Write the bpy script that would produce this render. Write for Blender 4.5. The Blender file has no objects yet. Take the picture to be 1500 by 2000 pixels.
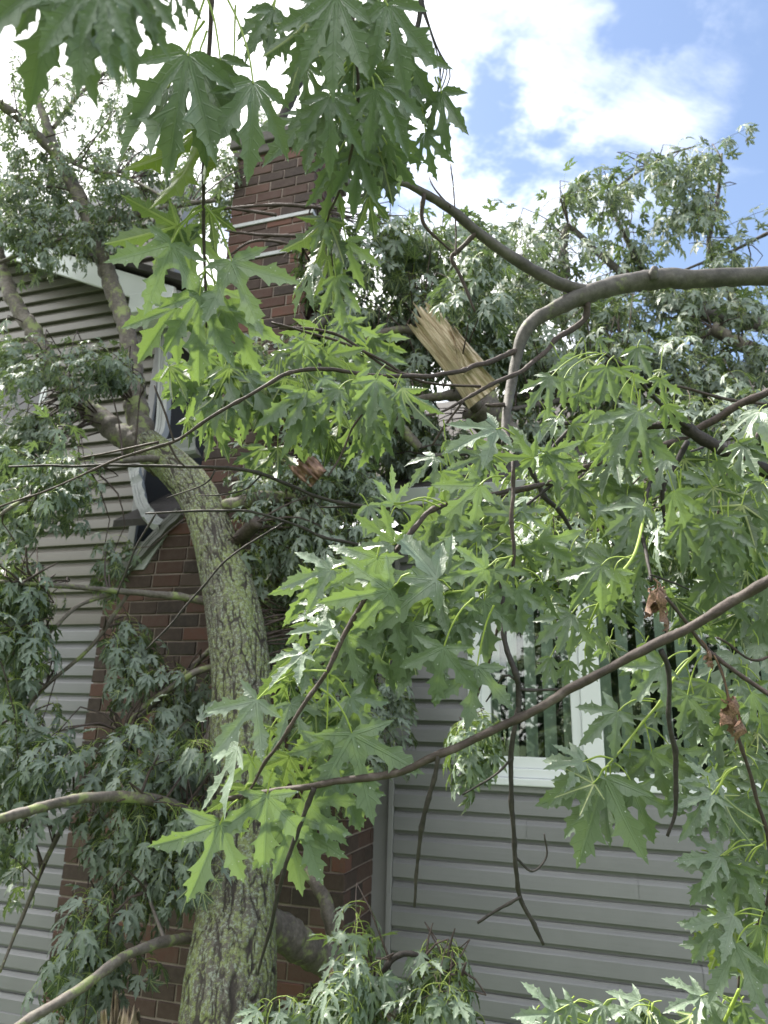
import bpy, math, random
import numpy as np
from mathutils import Matrix, Vector

# ------------------------------------------------------------------ camera, world, sun, exposure
SC = bpy.context.scene
F = 1350.0                                   # focal length in photo pixels (1500 x 2000)
EYE = np.array([0.0, 0.0, 1.6])
PITCH, ROLL = math.radians(17.5), math.radians(1.8)
_rm = Matrix.Rotation(math.pi/2 + PITCH, 3, 'X') @ Matrix.Rotation(ROLL, 3, 'Z')
RM = np.array(_rm)
cam_d = bpy.data.cameras.new('camera'); cam = bpy.data.objects.new('camera', cam_d)
SC.collection.objects.link(cam)
cam.matrix_world = Matrix.Translation(Vector(EYE)) @ _rm.to_4x4()
cam_d.sensor_width = 36.0; cam_d.lens = F/2000*36.0
cam_d.clip_start = 0.02; cam_d.clip_end = 2000
cam_d.dof.use_dof = True; cam_d.dof.focus_distance = 1.15; cam_d.dof.aperture_fstop = 9.0
SC.camera = cam

SUN_EL, SUN_AZ = math.radians(57), math.radians(-62)   # azimuth from +Y towards +X; behind the house, upper left
sun_d = bpy.data.lights.new('sun', 'SUN'); sun = bpy.data.objects.new('sun', sun_d)
SC.collection.objects.link(sun)
sun_d.energy = 5.0; sun_d.angle = math.radians(5); sun_d.color = (1.0, 0.95, 0.86)
_sd = Vector((math.sin(SUN_AZ)*math.cos(SUN_EL), math.cos(SUN_AZ)*math.cos(SUN_EL), math.sin(SUN_EL)))
sun.rotation_euler = _sd.to_track_quat('Z', 'Y').to_euler()

SC.view_settings.view_transform = 'Standard'
SC.view_settings.look = 'None'
SC.view_settings.exposure = 1.5
SC.view_settings.gamma = 1.0
SC.view_settings.use_curve_mapping = False
SC.cycles.max_bounces = 8
SC.cycles.transparent_max_bounces = 8
SC.cycles.use_denoising = True

W = bpy.data.worlds.new('World'); SC.world = W; W.use_nodes = True
def make_world():
    nt = W.node_tree; N = nt.nodes; L = nt.links
    N.clear()
    out = N.new('ShaderNodeOutputWorld'); bg = N.new('ShaderNodeBackground')
    bg.inputs['Strength'].default_value = 0.12
    sky = N.new('ShaderNodeTexSky'); sky.sky_type = 'NISHITA'; sky.sun_disc = False
    sky.sun_elevation = SUN_EL; sky.sun_rotation = SUN_AZ
    sky.air_density = 1.0; sky.dust_density = 0.6; sky.ozone_density = 1.6
    tc = N.new('ShaderNodeTexCoord')
    sep = N.new('ShaderNodeSeparateXYZ'); L.new(tc.outputs['Generated'], sep.inputs[0])
    zz = N.new('ShaderNodeMath'); zz.operation = 'MAXIMUM'; zz.inputs[1].default_value = 0.0
    L.new(sep.outputs['Z'], zz.inputs[0])
    za = N.new('ShaderNodeMath'); za.operation = 'ADD'; za.inputs[1].default_value = 0.25
    L.new(zz.outputs[0], za.inputs[0])
    comb = N.new('ShaderNodeCombineXYZ')
    for k, ax in enumerate('XY'):
        dv = N.new('ShaderNodeMath'); dv.operation = 'DIVIDE'
        L.new(sep.outputs[ax], dv.inputs[0]); L.new(za.outputs[0], dv.inputs[1])
        L.new(dv.outputs[0], comb.inputs[k])
    mp = N.new('ShaderNodeMapping'); L.new(comb.outputs[0], mp.inputs[0])
    mp.inputs['Location'].default_value = (7.7, 2.9, 0.0)
    mp.inputs['Rotation'].default_value = (0, 0, math.radians(25))
    mp.inputs['Scale'].default_value = (1.0, 1.5, 1.0)
    n1 = N.new('ShaderNodeTexNoise'); L.new(mp.outputs[0], n1.inputs['Vector'])
    n1.inputs['Scale'].default_value = 2.0; n1.inputs['Detail'].default_value = 9; n1.inputs['Roughness'].default_value = 0.58
    n1.inputs['Distortion'].default_value = 0.35
    # broad cloud bank: its edge runs across the plane of the clouds
    dot = N.new('ShaderNodeVectorMath'); dot.operation = 'DOT_PRODUCT'
    L.new(comb.outputs[0], dot.inputs[0]); dot.inputs[1].default_value = (-1.0, 0.42, 0)
    ad = N.new('ShaderNodeMath'); ad.operation = 'MULTIPLY_ADD'; ad.use_clamp = True
    L.new(dot.outputs['Value'], ad.inputs[0]); ad.inputs[1].default_value = 1.55; ad.inputs[2].default_value = 0.39
    back = N.new('ShaderNodeMath'); back.operation = 'MULTIPLY_ADD'; back.use_clamp = True
    L.new(sep.outputs['Y'], back.inputs[0]); back.inputs[1].default_value = -0.9; back.inputs[2].default_value = 0.15
    mxm = N.new('ShaderNodeMath'); mxm.operation = 'MAXIMUM'; L.new(ad.outputs[0], mxm.inputs[0]); L.new(back.outputs[0], mxm.inputs[1])
    sm = N.new('ShaderNodeMath'); sm.operation = 'MULTIPLY_ADD'
    L.new(mxm.outputs[0], sm.inputs[0]); sm.inputs[1].default_value = 0.46
    L.new(n1.outputs['Fac'], sm.inputs[2])
    mp2 = N.new('ShaderNodeMapping'); L.new(comb.outputs[0], mp2.inputs[0]); mp2.inputs['Location'].default_value = (8.9, 14.4, 0)
    n2 = N.new('ShaderNodeTexNoise'); L.new(mp2.outputs[0], n2.inputs['Vector']); n2.inputs['Scale'].default_value = 2.6; n2.inputs['Detail'].default_value = 6; n2.inputs['Roughness'].default_value = 0.6
    hole = N.new('ShaderNodeMapRange'); hole.interpolation_type = 'SMOOTHSTEP'; L.new(n2.outputs['Fac'], hole.inputs['Value'])
    hole.inputs['From Min'].default_value = 0.50; hole.inputs['From Max'].default_value = 0.78; hole.inputs['To Max'].default_value = -0.42
    sm2 = N.new('ShaderNodeMath'); sm2.operation = 'ADD'; L.new(sm.outputs[0], sm2.inputs[0]); L.new(hole.outputs['Result'], sm2.inputs[1])
    rp = N.new('ShaderNodeMapRange'); rp.interpolation_type = 'SMOOTHSTEP'
    rp.inputs['From Min'].default_value = 0.60; rp.inputs['From Max'].default_value = 0.97
    L.new(sm2.outputs[0], rp.inputs['Value'])
    mx = N.new('ShaderNodeMix'); mx.data_type = 'RGBA'
    L.new(rp.outputs['Result'], mx.inputs['Factor'])
    tint = N.new('ShaderNodeMix'); tint.data_type = 'RGBA'; tint.blend_type = 'MULTIPLY'; tint.inputs['Factor'].default_value = 1
    L.new(sky.outputs[0], tint.inputs['A']); tint.inputs['B'].default_value = (1.02, 0.93, 0.86, 1)
    L.new(tint.outputs['Result'], mx.inputs['A'])
    mx.inputs['B'].default_value = (8.6, 8.6, 8.5, 1)
    L.new(mx.outputs['Result'], bg.inputs['Color']); L.new(bg.outputs[0], out.inputs[0])
make_world()

# ------------------------------------------------------------------ helpers
rng = np.random.default_rng(7)
UP = np.array([0, 0, 1.0])
def P(x, y, d):
    "photo pixel + depth along the view axis (m) -> point in the world"
    return EYE + RM @ np.array([(x-750)/F*d, -(y-1000)/F*d, -d])
def to_px(p):
    q = (np.asarray(p)-EYE) @ RM
    d = -q[..., 2]
    return 750+F*q[..., 0]/d, 1000-F*q[..., 1]/d, d
def nrm(v):
    v = np.asarray(v, float); return v/(np.linalg.norm(v)+1e-12)

def new_mesh(name, V, Fc, mats, mi=None, uv=None, smooth=True, attrs=None):
    V = np.asarray(V, np.float32)
    me = bpy.data.meshes.new(name)
    if isinstance(Fc, np.ndarray):
        nf, k = Fc.shape
        me.vertices.add(len(V)); me.vertices.foreach_set('co', V.ravel())
        me.loops.add(nf*k); me.loops.foreach_set('vertex_index', Fc.astype(np.int32).ravel())
        me.polygons.add(nf)
        me.polygons.foreach_set('loop_start', np.arange(0, nf*k, k, dtype=np.int32))
        try: me.polygons.foreach_set('loop_total', np.full(nf, k, np.int32))
        except Exception: pass
        me.update(calc_edges=True)
    else:
        me.from_pydata(V.tolist(), [], [list(f) for f in Fc])
    for m in mats: me.materials.append(m)
    if mi is not None: me.polygons.foreach_set('material_index', np.asarray(mi, np.int32))
    if uv is not None:
        l = me.uv_layers.new(name='UVMap'); l.data.foreach_set('uv', np.asarray(uv, np.float32).ravel())
    if attrs:
        for k, v in attrs.items():
            a = me.attributes.new(k, 'FLOAT', 'POINT'); a.data.foreach_set('value', np.asarray(v, np.float32))
    me.polygons.foreach_set('use_smooth', [smooth]*len(me.polygons))
    me.validate()
    return me
def link(name, me, parent=None, kind=None):
    o = bpy.data.objects.new(name, me); SC.collection.objects.link(o)
    if parent is not None: set_parent(o, parent)
    if kind: o['kind'] = kind
    return o
def set_parent(o, p):
    o.parent = p
    o.matrix_parent_inverse = WM[p.name].inverted()
WM = {}
def thing(name, loc, label, cat, group=None):
    o = bpy.data.objects.new(name, None); SC.collection.objects.link(o)
    o.location = Vector([float(v) for v in loc]); o.empty_display_size = 0.2
    o['label'] = label; o['category'] = cat
    if group: o['group'] = group
    WM[o.name] = Matrix.Translation(o.location)
    return o
def part(name, me, parent, kind=None):
    "a part whose mesh is already in world coordinates"
    o = link(name, me, parent, kind); WM[o.name] = Matrix.Identity(4); return o

def spline(pts, step):
    "Catmull-Rom through rows of pts (any number of columns, xyz first), resampled to about step metres"
    p = np.asarray(pts, float)
    if len(p) == 2: p = np.vstack([p[0], (p[0]+p[1])/2, p[1]])
    q = np.vstack([2*p[0]-p[1], p, 2*p[-1]-p[-2]])
    out = []
    for i in range(1, len(q)-2):
        L = np.linalg.norm(q[i+1, :3]-q[i, :3]); n = max(1, int(round(L/step)))
        t = np.linspace(0, 1, n, endpoint=False)[:, None]
        a, b, c, d = q[i-1], q[i], q[i+1], q[i+2]
        out.append(0.5*((2*b)+(-a+c)*t+(2*a-5*b+4*c-d)*t**2+(-a+3*b-3*c+d)*t**3))
    out.append(p[-1:]); return np.vstack(out)
def frames(p):
    T = np.gradient(p, axis=0); T /= np.linalg.norm(T, axis=1)[:, None]+1e-12
    ref = np.array([0.3, 0.2, 1.0]) if abs(T[0, 2]) < 0.9 else np.array([1.0, 0.2, 0])
    n = nrm(np.cross(T[0], ref)); A = np.empty_like(p)
    for i in range(len(p)):
        n = n - T[i]*np.dot(n, T[i]); n = nrm(n); A[i] = n
    return T, A, np.cross(T, A)
def vnoise(x, y, seed=0, px=0):
    "value noise on a lattice, optionally periodic in x"
    xi = np.floor(x).astype(int); yi = np.floor(y).astype(int); fx = x-xi; fy = y-yi
    fx = fx*fx*(3-2*fx); fy = fy*fy*(3-2*fy)
    def h(a, b):
        if px: a = a % px
        n = (a*374761393 + b*668265263 + seed*974711) & 0x7fffffff
        n = ((n ^ (n >> 13))*1274126177) & 0x7fffffff
        return ((n ^ (n >> 16)) & 0xffff)/65535.0
    return (h(xi, yi)*(1-fx)+h(xi+1, yi)*fx)*(1-fy)+(h(xi, yi+1)*(1-fx)+h(xi+1, yi+1)*fx)*fy
def tube(path, seg=8, cap=True, bump=0.0, bfreq=(4, 30), seed=0):
    "path rows: x y z r -> verts, quad/ngon faces"
    p = path[:, :3]; r = path[:, 3]
    T, A, B = frames(p); n = len(p)
    th = np.linspace(0, 2*math.pi, seg, endpoint=False)
    rr = r[:, None]*np.ones((1, seg))
    if bump:
        s = np.concatenate([[0], np.cumsum(np.linalg.norm(np.diff(p, axis=0), axis=1))])
        U = np.tile(th/(2*math.pi)*bfreq[0], (n, 1)); Vv = np.tile((s*bfreq[1])[:, None], (1, seg))
        rr = rr*(1+bump*(vnoise(U, Vv, seed, bfreq[0])-0.5)*2 + bump*0.6*(vnoise(U*2, Vv*2.7, seed+3, bfreq[0]*2)-0.5)*2)
    V = p[:, None, :] + (A[:, None, :]*np.cos(th)[None, :, None]+B[:, None, :]*np.sin(th)[None, :, None])*rr[:, :, None]
    V = V.reshape(-1, 3)
    i = np.arange(n-1)[:, None]*seg; j = np.arange(seg)[None, :]; j2 = (j+1) % seg
    Fq = np.stack([i+j, i+j2, i+seg+j2, i+seg+j], -1).reshape(-1, 4)
    return V, Fq
class MB:
    "collects tubes / quads into one mesh"
    def __init__(s): s.V = []; s.F = []; s.n = 0
    def add(s, V, Fq): s.V.append(np.asarray(V, float)); s.F.append(np.asarray(Fq)+s.n); s.n += len(V)
    def tube(s, path, **k): s.add(*tube(path, **k))
    def build(s, name, mats, smooth=True, attrs=None):
        return new_mesh(name, np.vstack(s.V), np.vstack(s.F), mats, smooth=smooth, attrs=attrs)
def endcap(V, seg): pass

# ------------------------------------------------------------------ materials
def mat(name):
    m = bpy.data.materials.new(name); m.use_nodes = True
    nt = m.node_tree; b = nt.nodes['Principled BSDF']
    return m, nt, nt.nodes, nt.links, b
def ramp(N, stops):
    r = N.new('ShaderNodeValToRGB'); e = r.color_ramp.elements
    while len(e) < len(stops): e.new(0.5)
    for k, (p, c) in enumerate(stops): e[k].position = p; e[k].color = (*c, 1)
    return r
def noise(N, L, vec, scale, detail=4, rough=0.55, dist=0.0):
    n = N.new('ShaderNodeTexNoise'); n.inputs['Scale'].default_value = scale; n.inputs['Detail'].default_value = detail
    n.inputs['Roughness'].default_value = rough; n.inputs['Distortion'].default_value = dist
    if vec is not None: L.new(vec, n.inputs['Vector'])
    return n
def mathn(N, L, op, a, b=None, c=None, clamp=False):
    m = N.new('ShaderNodeMath'); m.operation = op; m.use_clamp = clamp
    for k, v in enumerate((a, b, c)):
        if v is None: continue
        if isinstance(v, (int, float)): m.inputs[k].default_value = v
        else: L.new(v, m.inputs[k])
    return m.outputs[0]
def mixc(N, L, fac, a, b, blend='MIX'):
    m = N.new('ShaderNodeMix'); m.data_type = 'RGBA'; m.blend_type = blend
    for k, v in (('Factor', fac), ('A', a), ('B', b)):
        if isinstance(v, (int, float)): m.inputs[k].default_value = v
        elif isinstance(v, tuple): m.inputs[k].default_value = (*v, 1)
        else: L.new(v, m.inputs[k])
    return m.outputs['Result']
def smooth(N, L, v, lo, hi):
    r = N.new('ShaderNodeMapRange'); r.interpolation_type = 'SMOOTHSTEP'
    r.inputs['From Min'].default_value = lo; r.inputs['From Max'].default_value = hi
    L.new(v, r.inputs['Value']); return r.outputs['Result']
def bump(N, L, b, h, strength, dist=0.01):
    n = N.new('ShaderNodeBump'); n.inputs['Strength'].default_value = strength; n.inputs['Distance'].default_value = dist
    L.new(h, n.inputs['Height']); L.new(n.outputs[0], b.inputs['Normal']); return n

def leaf_material(name, dark, light, under, trans, tw, yellow=0.0, gloss=0.25):
    m, nt, N, L, b = mat(name)
    uv = N.new('ShaderNodeUVMap'); uv.uv_map = 'UVMap'
    sp = N.new('ShaderNodeSeparateXYZ'); L.new(uv.outputs[0], sp.inputs[0])
    w, s = sp.outputs['X'], sp.outputs['Y']               # distance from the lobe's rib, distance along it
    wid = mathn(N, L, 'MULTIPLY_ADD', s, -0.013, 0.023)
    rib = mathn(N, L, 'SUBTRACT', 1.0, smooth(N, L, mathn(N, L, 'DIVIDE', w, wid), 0.65, 1.1))
    ph = mathn(N, L, 'FRACT', mathn(N, L, 'MULTIPLY', mathn(N, L, 'MULTIPLY_ADD', w, -1.1, s), 8.5))
    sec = mathn(N, L, 'SUBTRACT', 1.0, smooth(N, L, mathn(N, L, 'ABSOLUTE', mathn(N, L, 'SUBTRACT', ph, 0.5)), 0.02, 0.09))
    vein = mathn(N, L, 'MAXIMUM', rib, mathn(N, L, 'MULTIPLY', sec, 0.26), clamp=True)
    at = N.new('ShaderNodeAttribute'); at.attribute_name = 'tint'
    oi = N.new('ShaderNodeObjectInfo')
    tint = mathn(N, L, 'FRACT', mathn(N, L, 'ADD', at.outputs['Fac'], oi.outputs['Random']))
    tc = N.new('ShaderNodeTexCoord')
    n1 = noise(N, L, tc.outputs['Object'], 5.0, 3)
    f = mathn(N, L, 'MULTIPLY_ADD', n1.outputs['Fac'], 0.5, mathn(N, L, 'MULTIPLY_ADD', tint, 1.1, -0.32), clamp=True)
    top = mixc(N, L, f, dark, light)
    if yellow:
        y = smooth(N, L, tint, 1-yellow, 1-yellow*0.5)
        top = mixc(N, L, y, top, (0.22, 0.30, 0.02))
    top = mixc(N, L, vein, top, (0.36, 0.42, 0.17))
    offs = N.new('ShaderNodeVectorMath'); offs.operation = 'ADD'; L.new(tc.outputs['Object'], offs.inputs[0])
    cmb = N.new('ShaderNodeCombineXYZ'); L.new(mathn(N, L, 'MULTIPLY', tint, 40.0), cmb.inputs[0]); L.new(cmb.outputs[0], offs.inputs[1])
    ns = noise(N, L, offs.outputs[0], 7.0, 3, 0.6)
    top = mixc(N, L, mathn(N, L, 'MULTIPLY', smooth(N, L, ns.outputs['Fac'], 0.685, 0.73), 0.8), top, (0.085, 0.06, 0.025))
    nl = noise(N, L, offs.outputs[0], 1.6, 2)
    top = mixc(N, L, mathn(N, L, 'MULTIPLY', smooth(N, L, nl.outputs['Fac'], 0.52, 0.75), 0.5), top, light)
    un = mixc(N, L, mathn(N, L, 'MULTIPLY', vein, 0.5), under, tuple(min(1, c*1.35) for c in under))
    geo = N.new('ShaderNodeNewGeometry')
    col = mixc(N, L, geo.outputs['Backfacing'], top, un)
    L.new(col, b.inputs['Base Color'])
    wet = noise(N, L, tc.outputs['Object'], 2.2, 2)
    L.new(mathn(N, L, 'MULTIPLY_ADD', smooth(N, L, wet.outputs['Fac'], 0.35, 0.65), 0.22, 0.30 if gloss > .1 else 0.46), b.inputs['Roughness'])
    b.inputs['Specular IOR Level'].default_value = 0.55
    b.inputs['Coat Weight'].default_value = gloss; b.inputs['Coat Roughness'].default_value = 0.22
    bump(N, L, b, mathn(N, L, 'SUBTRACT', n1.outputs['Fac'], mathn(N, L, 'MULTIPLY', vein, 0.8)), 0.6, 0.005)
    tr = N.new('ShaderNodeBsdfTranslucent')
    L.new(mixc(N, L, mathn(N, L, 'MULTIPLY', vein, 0.4), mixc(N, L, tint, trans, tuple(c*1.35 for c in trans)), (0.10, 0.16, 0.03)), tr.inputs['Color'])
    ms = N.new('ShaderNodeMixShader'); ms.inputs[0].default_value = tw
    L.new(b.outputs[0], ms.inputs[1]); L.new(tr.outputs[0], ms.inputs[2])
    L.new(ms.outputs[0], N['Material Output'].inputs[0])
    return m
M_LEAF = leaf_material('leaf_green', (0.038, 0.072, 0.033), (0.080, 0.136, 0.048), (0.19, 0.25, 0.18), (0.16, 0.24, 0.048), 0.29, 0.05)
M_LEAF2 = leaf_material('leaf_background', (0.042, 0.074, 0.044), (0.088, 0.130, 0.070), (0.20, 0.25, 0.20), (0.11, 0.165, 0.05), 0.24, gloss=0.05)

m, nt, N, L, b = mat('petiole'); M_PET = m
b.inputs['Base Color'].default_value = (0.27, 0.36, 0.07, 1); b.inputs['Roughness'].default_value = 0.45
m, nt, N, L, b = mat('droplet'); M_DROP = m
b.inputs['Base Color'].default_value = (0.42, 0.47, 0.44, 1); b.inputs['Roughness'].default_value = 0.05; b.inputs['Specular IOR Level'].default_value = 1.0
m, nt, N, L, b = mat('dead_leaf'); M_DEAD = m
tc = N.new('ShaderNodeTexCoord'); n1 = noise(N, L, tc.outputs['Object'], 30, 5)
L.new(ramp(N, [(0.3, (0.07, 0.035, 0.025)), (0.55, (0.20, 0.115, 0.08)), (0.8, (0.38, 0.25, 0.17))]).outputs[0], b.inputs['Base Color'])
N['Color Ramp'].inputs[0]; L.new(n1.outputs['Fac'], N['Color Ramp'].inputs[0])
b.inputs['Roughness'].default_value = 0.6

def bark_trunk():
    m, nt, N, L, b = mat('trunk_bark')
    tc = N.new('ShaderNodeTexCoord'); v = tc.outputs['Object']
    at = N.new('ShaderNodeAttribute'); at.attribute_name = 'ridge'
    base = ramp(N, [(0.0, (0.018, 0.013, 0.010)), (0.35, (0.048, 0.040, 0.032)), (0.75, (0.125, 0.112, 0.09)), (1.0, (0.23, 0.215, 0.18))])
    fine = noise(N, L, v, 90, 6, 0.65)
    L.new(mathn(N, L, 'MULTIPLY_ADD', fine.outputs['Fac'], 0.55, mathn(N, L, 'MULTIPLY_ADD', at.outputs['Fac'], 0.62, -0.14)), base.inputs[0])
    mp = N.new('ShaderNodeMapping'); L.new(v, mp.inputs[0]); mp.inputs['Scale'].default_value = (1, 1, 0.45)
    l1 = noise(N, L, mp.outputs[0], 7, 5, 0.6, 0.3); l2 = noise(N, L, v, 55, 5, 0.65); l3 = noise(N, L, v, 230, 4, 0.65)
    lich = mathn(N, L, 'MULTIPLY_ADD', l2.outputs['Fac'], 0.85, mathn(N, L, 'MULTIPLY', l1.outputs['Fac'], 0.65))
    lich = mathn(N, L, 'MULTIPLY_ADD', l3.outputs['Fac'], 0.70, lich)
    lf = mathn(N, L, 'MULTIPLY', smooth(N, L, lich, 1.04, 1.18), smooth(N, L, at.outputs['Fac'], 0.2, 0.6))
    green = ramp(N, [(0.3, (0.10, 0.125, 0.030)), (0.5, (0.17, 0.21, 0.058)), (0.75, (0.27, 0.31, 0.14))])
    L.new(l2.outputs['Fac'], green.inputs[0])
    c = mixc(N, L, mathn(N, L, 'MULTIPLY', lf, 0.9), base.outputs[0], green.outputs[0])
    g1 = noise(N, L, v, 75, 6, 0.75); gf = mathn(N, L, 'MULTIPLY', smooth(N, L, g1.outputs['Fac'], 0.50, 0.60), smooth(N, L, at.outputs['Fac'], 0.3, 0.7))
    c = mixc(N, L, mathn(N, L, 'MULTIPLY', gf, 0.75), c, (0.30, 0.35, 0.27))
    L.new(c, b.inputs['Base Color']); b.inputs['Roughness'].default_value = 0.8
    bump(N, L, b, mathn(N, L, 'MULTIPLY_ADD', l3.outputs['Fac'], 0.6, fine.outputs['Fac']), 0.7, 0.006)
    return m
M_TRUNK = bark_trunk()
def bark(name, stops, moss=0.0, scale=60):
    m, nt, N, L, b = mat(name)
    tc = N.new('ShaderNodeTexCoord'); v = tc.outputs['Object']
    n1 = noise(N, L, v, scale, 6, 0.65); n2 = noise(N, L, v, scale*0.18, 3)
    r = ramp(N, stops)
    L.new(mathn(N, L, 'MULTIPLY_ADD', n2.outputs['Fac'], 0.6, mathn(N, L, 'MULTIPLY_ADD', n1.outputs['Fac'], 0.8, -0.2)), r.inputs[0])
    c = r.outputs[0]
    if moss:
        n3 = noise(N, L, v, 14, 6, 0.65)
        c = mixc(N, L, mathn(N, L, 'MULTIPLY', smooth(N, L, n3.outputs['Fac'], 0.62-moss*0.2, 0.74-moss*0.2), 0.8), c, (0.22, 0.27, 0.09))
    L.new(c, b.inputs['Base Color']); b.inputs['Roughness'].default_value = 0.7
    bump(N, L, b, n1.outputs['Fac'], 0.6, 0.004)
    return m
M_LIMB = bark('limb_bark', [(0.2, (0.036, 0.030, 0.025)), (0.5, (0.108, 0.092, 0.078)), (0.8, (0.194, 0.176, 0.151))], 0.55)
M_GREY = bark('grey_bark', [(0.2, (0.035, 0.031, 0.029)), (0.5, (0.086, 0.078, 0.072)), (0.8, (0.156, 0.144, 0.133))], 0.15)
M_TWIG = bark('twig_bark', [(0.2, (0.018, 0.013, 0.011)), (0.5, (0.051, 0.035, 0.029)), (0.85, (0.114, 0.084, 0.072))], 0, 120)
M_DARKTWIG = bark('dead_twig_bark', [(0.2, (0.009, 0.007, 0.007)), (0.5, (0.027, 0.022, 0.019)), (0.85, (0.072, 0.060, 0.054))], 0, 120)
M_STICK = bark('stick_bark', [(0.2, (0.017, 0.011, 0.009)), (0.5, (0.055, 0.040, 0.033)), (0.85, (0.138, 0.116, 0.102))], 0, 70)
def split_wood():
    m, nt, N, L, b = mat('split_wood')
    uv = N.new('ShaderNodeUVMap'); uv.uv_map = 'UVMap'
    mp = N.new('ShaderNodeMapping'); L.new(uv.outputs[0], mp.inputs[0]); mp.inputs['Scale'].default_value = (9, 3.0, 1)
    n1 = noise(N, L, mp.outputs[0], 1.6, 6, 0.6, 0.6)
    r = ramp(N, [(0.25, (0.13, 0.075, 0.045)), (0.42, (0.40, 0.30, 0.20)), (0.7, (0.70, 0.60, 0.45))])
    L.new(n1.outputs['Fac'], r.inputs[0]); L.new(r.outputs[0], b.inputs['Base Color'])
    b.inputs['Roughness'].default_value = 0.6; bump(N, L, b, n1.outputs['Fac'], 0.8, 0.01)
    return m
M_WOOD = split_wood()

def brick_mat():
    m, nt, N, L, b = mat('brick')
    oi = N.new('ShaderNodeObjectInfo'); at = N.new('ShaderNodeAttribute'); at.attribute_name = 'tint'
    t = mathn(N, L, 'FRACT', mathn(N, L, 'ADD', at.outputs['Fac'], oi.outputs['Random']))
    r = ramp(N, [(0.0, (0.030, 0.023, 0.021)), (0.4, (0.055, 0.034, 0.028)), (0.68, (0.086, 0.042, 0.033)), (0.88, (0.135, 0.058, 0.042)), (1.0, (0.075, 0.053, 0.044))])
    L.new(t, r.inputs[0])
    geo = N.new('ShaderNodeNewGeometry')
    n1 = noise(N, L, geo.outputs['Position'], 28, 6, 0.7); n2 = noise(N, L, geo.outputs['Position'], 170, 4, 0.6)
    c = mixc(N, L, mathn(N, L, 'MULTIPLY', smooth(N, L, n1.outputs['Fac'], 0.35, 0.75), 0.55), r.outputs[0], (0.095, 0.070, 0.058))
    c = mixc(N, L, mathn(N, L, 'MULTIPLY', smooth(N, L, n2.outputs['Fac'], 0.5, 0.7), 0.4), c, (0.05, 0.03, 0.026))
    L.new(c, b.inputs['Base Color']); b.inputs['Roughness'].default_value = 0.85
    bump(N, L, b, mathn(N, L, 'ADD', n1.outputs['Fac'], n2.outputs['Fac']), 0.5, 0.004)
    return m
M_BRICK = brick_mat()
def simple(name, col, rough=0.6, var=0.12, scale=8, metal=0.0, bmp=0.0, spec=0.5):
    m, nt, N, L, b = mat(name)
    geo = N.new('ShaderNodeNewGeometry'); n1 = noise(N, L, geo.outputs['Position'], scale, 5, 0.6)
    c = mixc(N, L, n1.outputs['Fac'], tuple(v*(1-var) for v in col), tuple(min(1, v*(1+var)) for v in col))
    L.new(c, b.inputs['Base Color']); b.inputs['Roughness'].default_value = rough; b.inputs['Metallic'].default_value = metal
    b.inputs['Specular IOR Level'].default_value = spec
    if bmp: bump(N, L, b, n1.outputs['Fac'], bmp, 0.01)
    return m
M_MORTAR = simple('mortar', (0.24, 0.195, 0.17), 0.9, 0.35, 30, bmp=0.4)
def siding_mat(name, col):
    m, nt, N, L, b = mat(name)
    geo = N.new('ShaderNodeNewGeometry')
    n1 = noise(N, L, geo.outputs['Position'], 3.5, 5, 0.6)
    n2 = noise(N, L, geo.outputs['Position'], 60, 3, 0.6)
    oi = N.new('ShaderNodeObjectInfo')
    c = mixc(N, L, mathn(N, L, 'MULTIPLY_ADD', n1.outputs['Fac'], 0.7, mathn(N, L, 'MULTIPLY', oi.outputs['Random'], 0.3)), tuple(v*0.80 for v in col), tuple(v*1.16 for v in col))
    c = mixc(N, L, mathn(N, L, 'MULTIPLY', smooth(N, L, n2.outputs['Fac'], 0.62, 0.8), 0.25), c, tuple(v*0.6 for v in col))
    L.new(c, b.inputs['Base Color']); b.inputs['Roughness'].default_value = 0.30
    mp = N.new('ShaderNodeMapping'); L.new(geo.outputs['Position'], mp.inputs[0]); mp.inputs['Scale'].default_value = (6, 6, 120)
    n3 = noise(N, L, mp.outputs[0], 1, 3); bump(N, L, b, n3.outputs['Fac'], 0.12, 0.004)
    return m
M_SIDE = siding_mat('vinyl_siding', (0.215, 0.217, 0.225))
M_SIDE_SHADE = siding_mat('vinyl_siding_shaded', (0.18, 0.167, 0.15))  # same vinyl as below, eave shade and warm reflection put into its colour
M_TRIM = simple('grey_trim', (0.25, 0.25, 0.26), 0.5)
M_WHITE = simple('white_vinyl', (0.74, 0.77, 0.79), 0.4, 0.05, 5)
M_ALU = simple('downspout_paint', (0.33, 0.35, 0.345), 0.4, 0.15, 12)
M_FLASH = simple('flashing', (0.42, 0.43, 0.44), 0.5, 0.3, 40)
M_DARK = simple('dark_room', (0.03, 0.032, 0.03), 0.9)
M_BLIND = simple('blind_fabric', (0.82, 0.85, 0.82), 0.7, 0.08, 10)
M_ROOF = simple('roof_shingle', (0.055, 0.05, 0.048), 0.95, 0.5, 40, bmp=0.6)
M_SOFFIT = simple('soffit', (0.30, 0.31, 0.31), 0.6)
M_CONC = simple('chimney_crown', (0.10, 0.092, 0.085), 0.9, 0.3, 25, bmp=0.4)
m, nt, N, L, b = mat('window_glass'); M_GLASS = m
gl = N.new('ShaderNodeBsdfGlossy'); gl.inputs['Roughness'].default_value = 0.015
tp = N.new('ShaderNodeBsdfTransparent'); tp.inputs['Color'].default_value = (0.80, 0.86, 0.82, 1)
fr = N.new('ShaderNodeFresnel'); fr.inputs['IOR'].default_value = 1.5
ms = N.new('ShaderNodeMixShader'); L.new(mathn(N, L, 'MULTIPLY_ADD', fr.outputs[0], 1.6, 0.06, clamp=True), ms.inputs[0])
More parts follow.
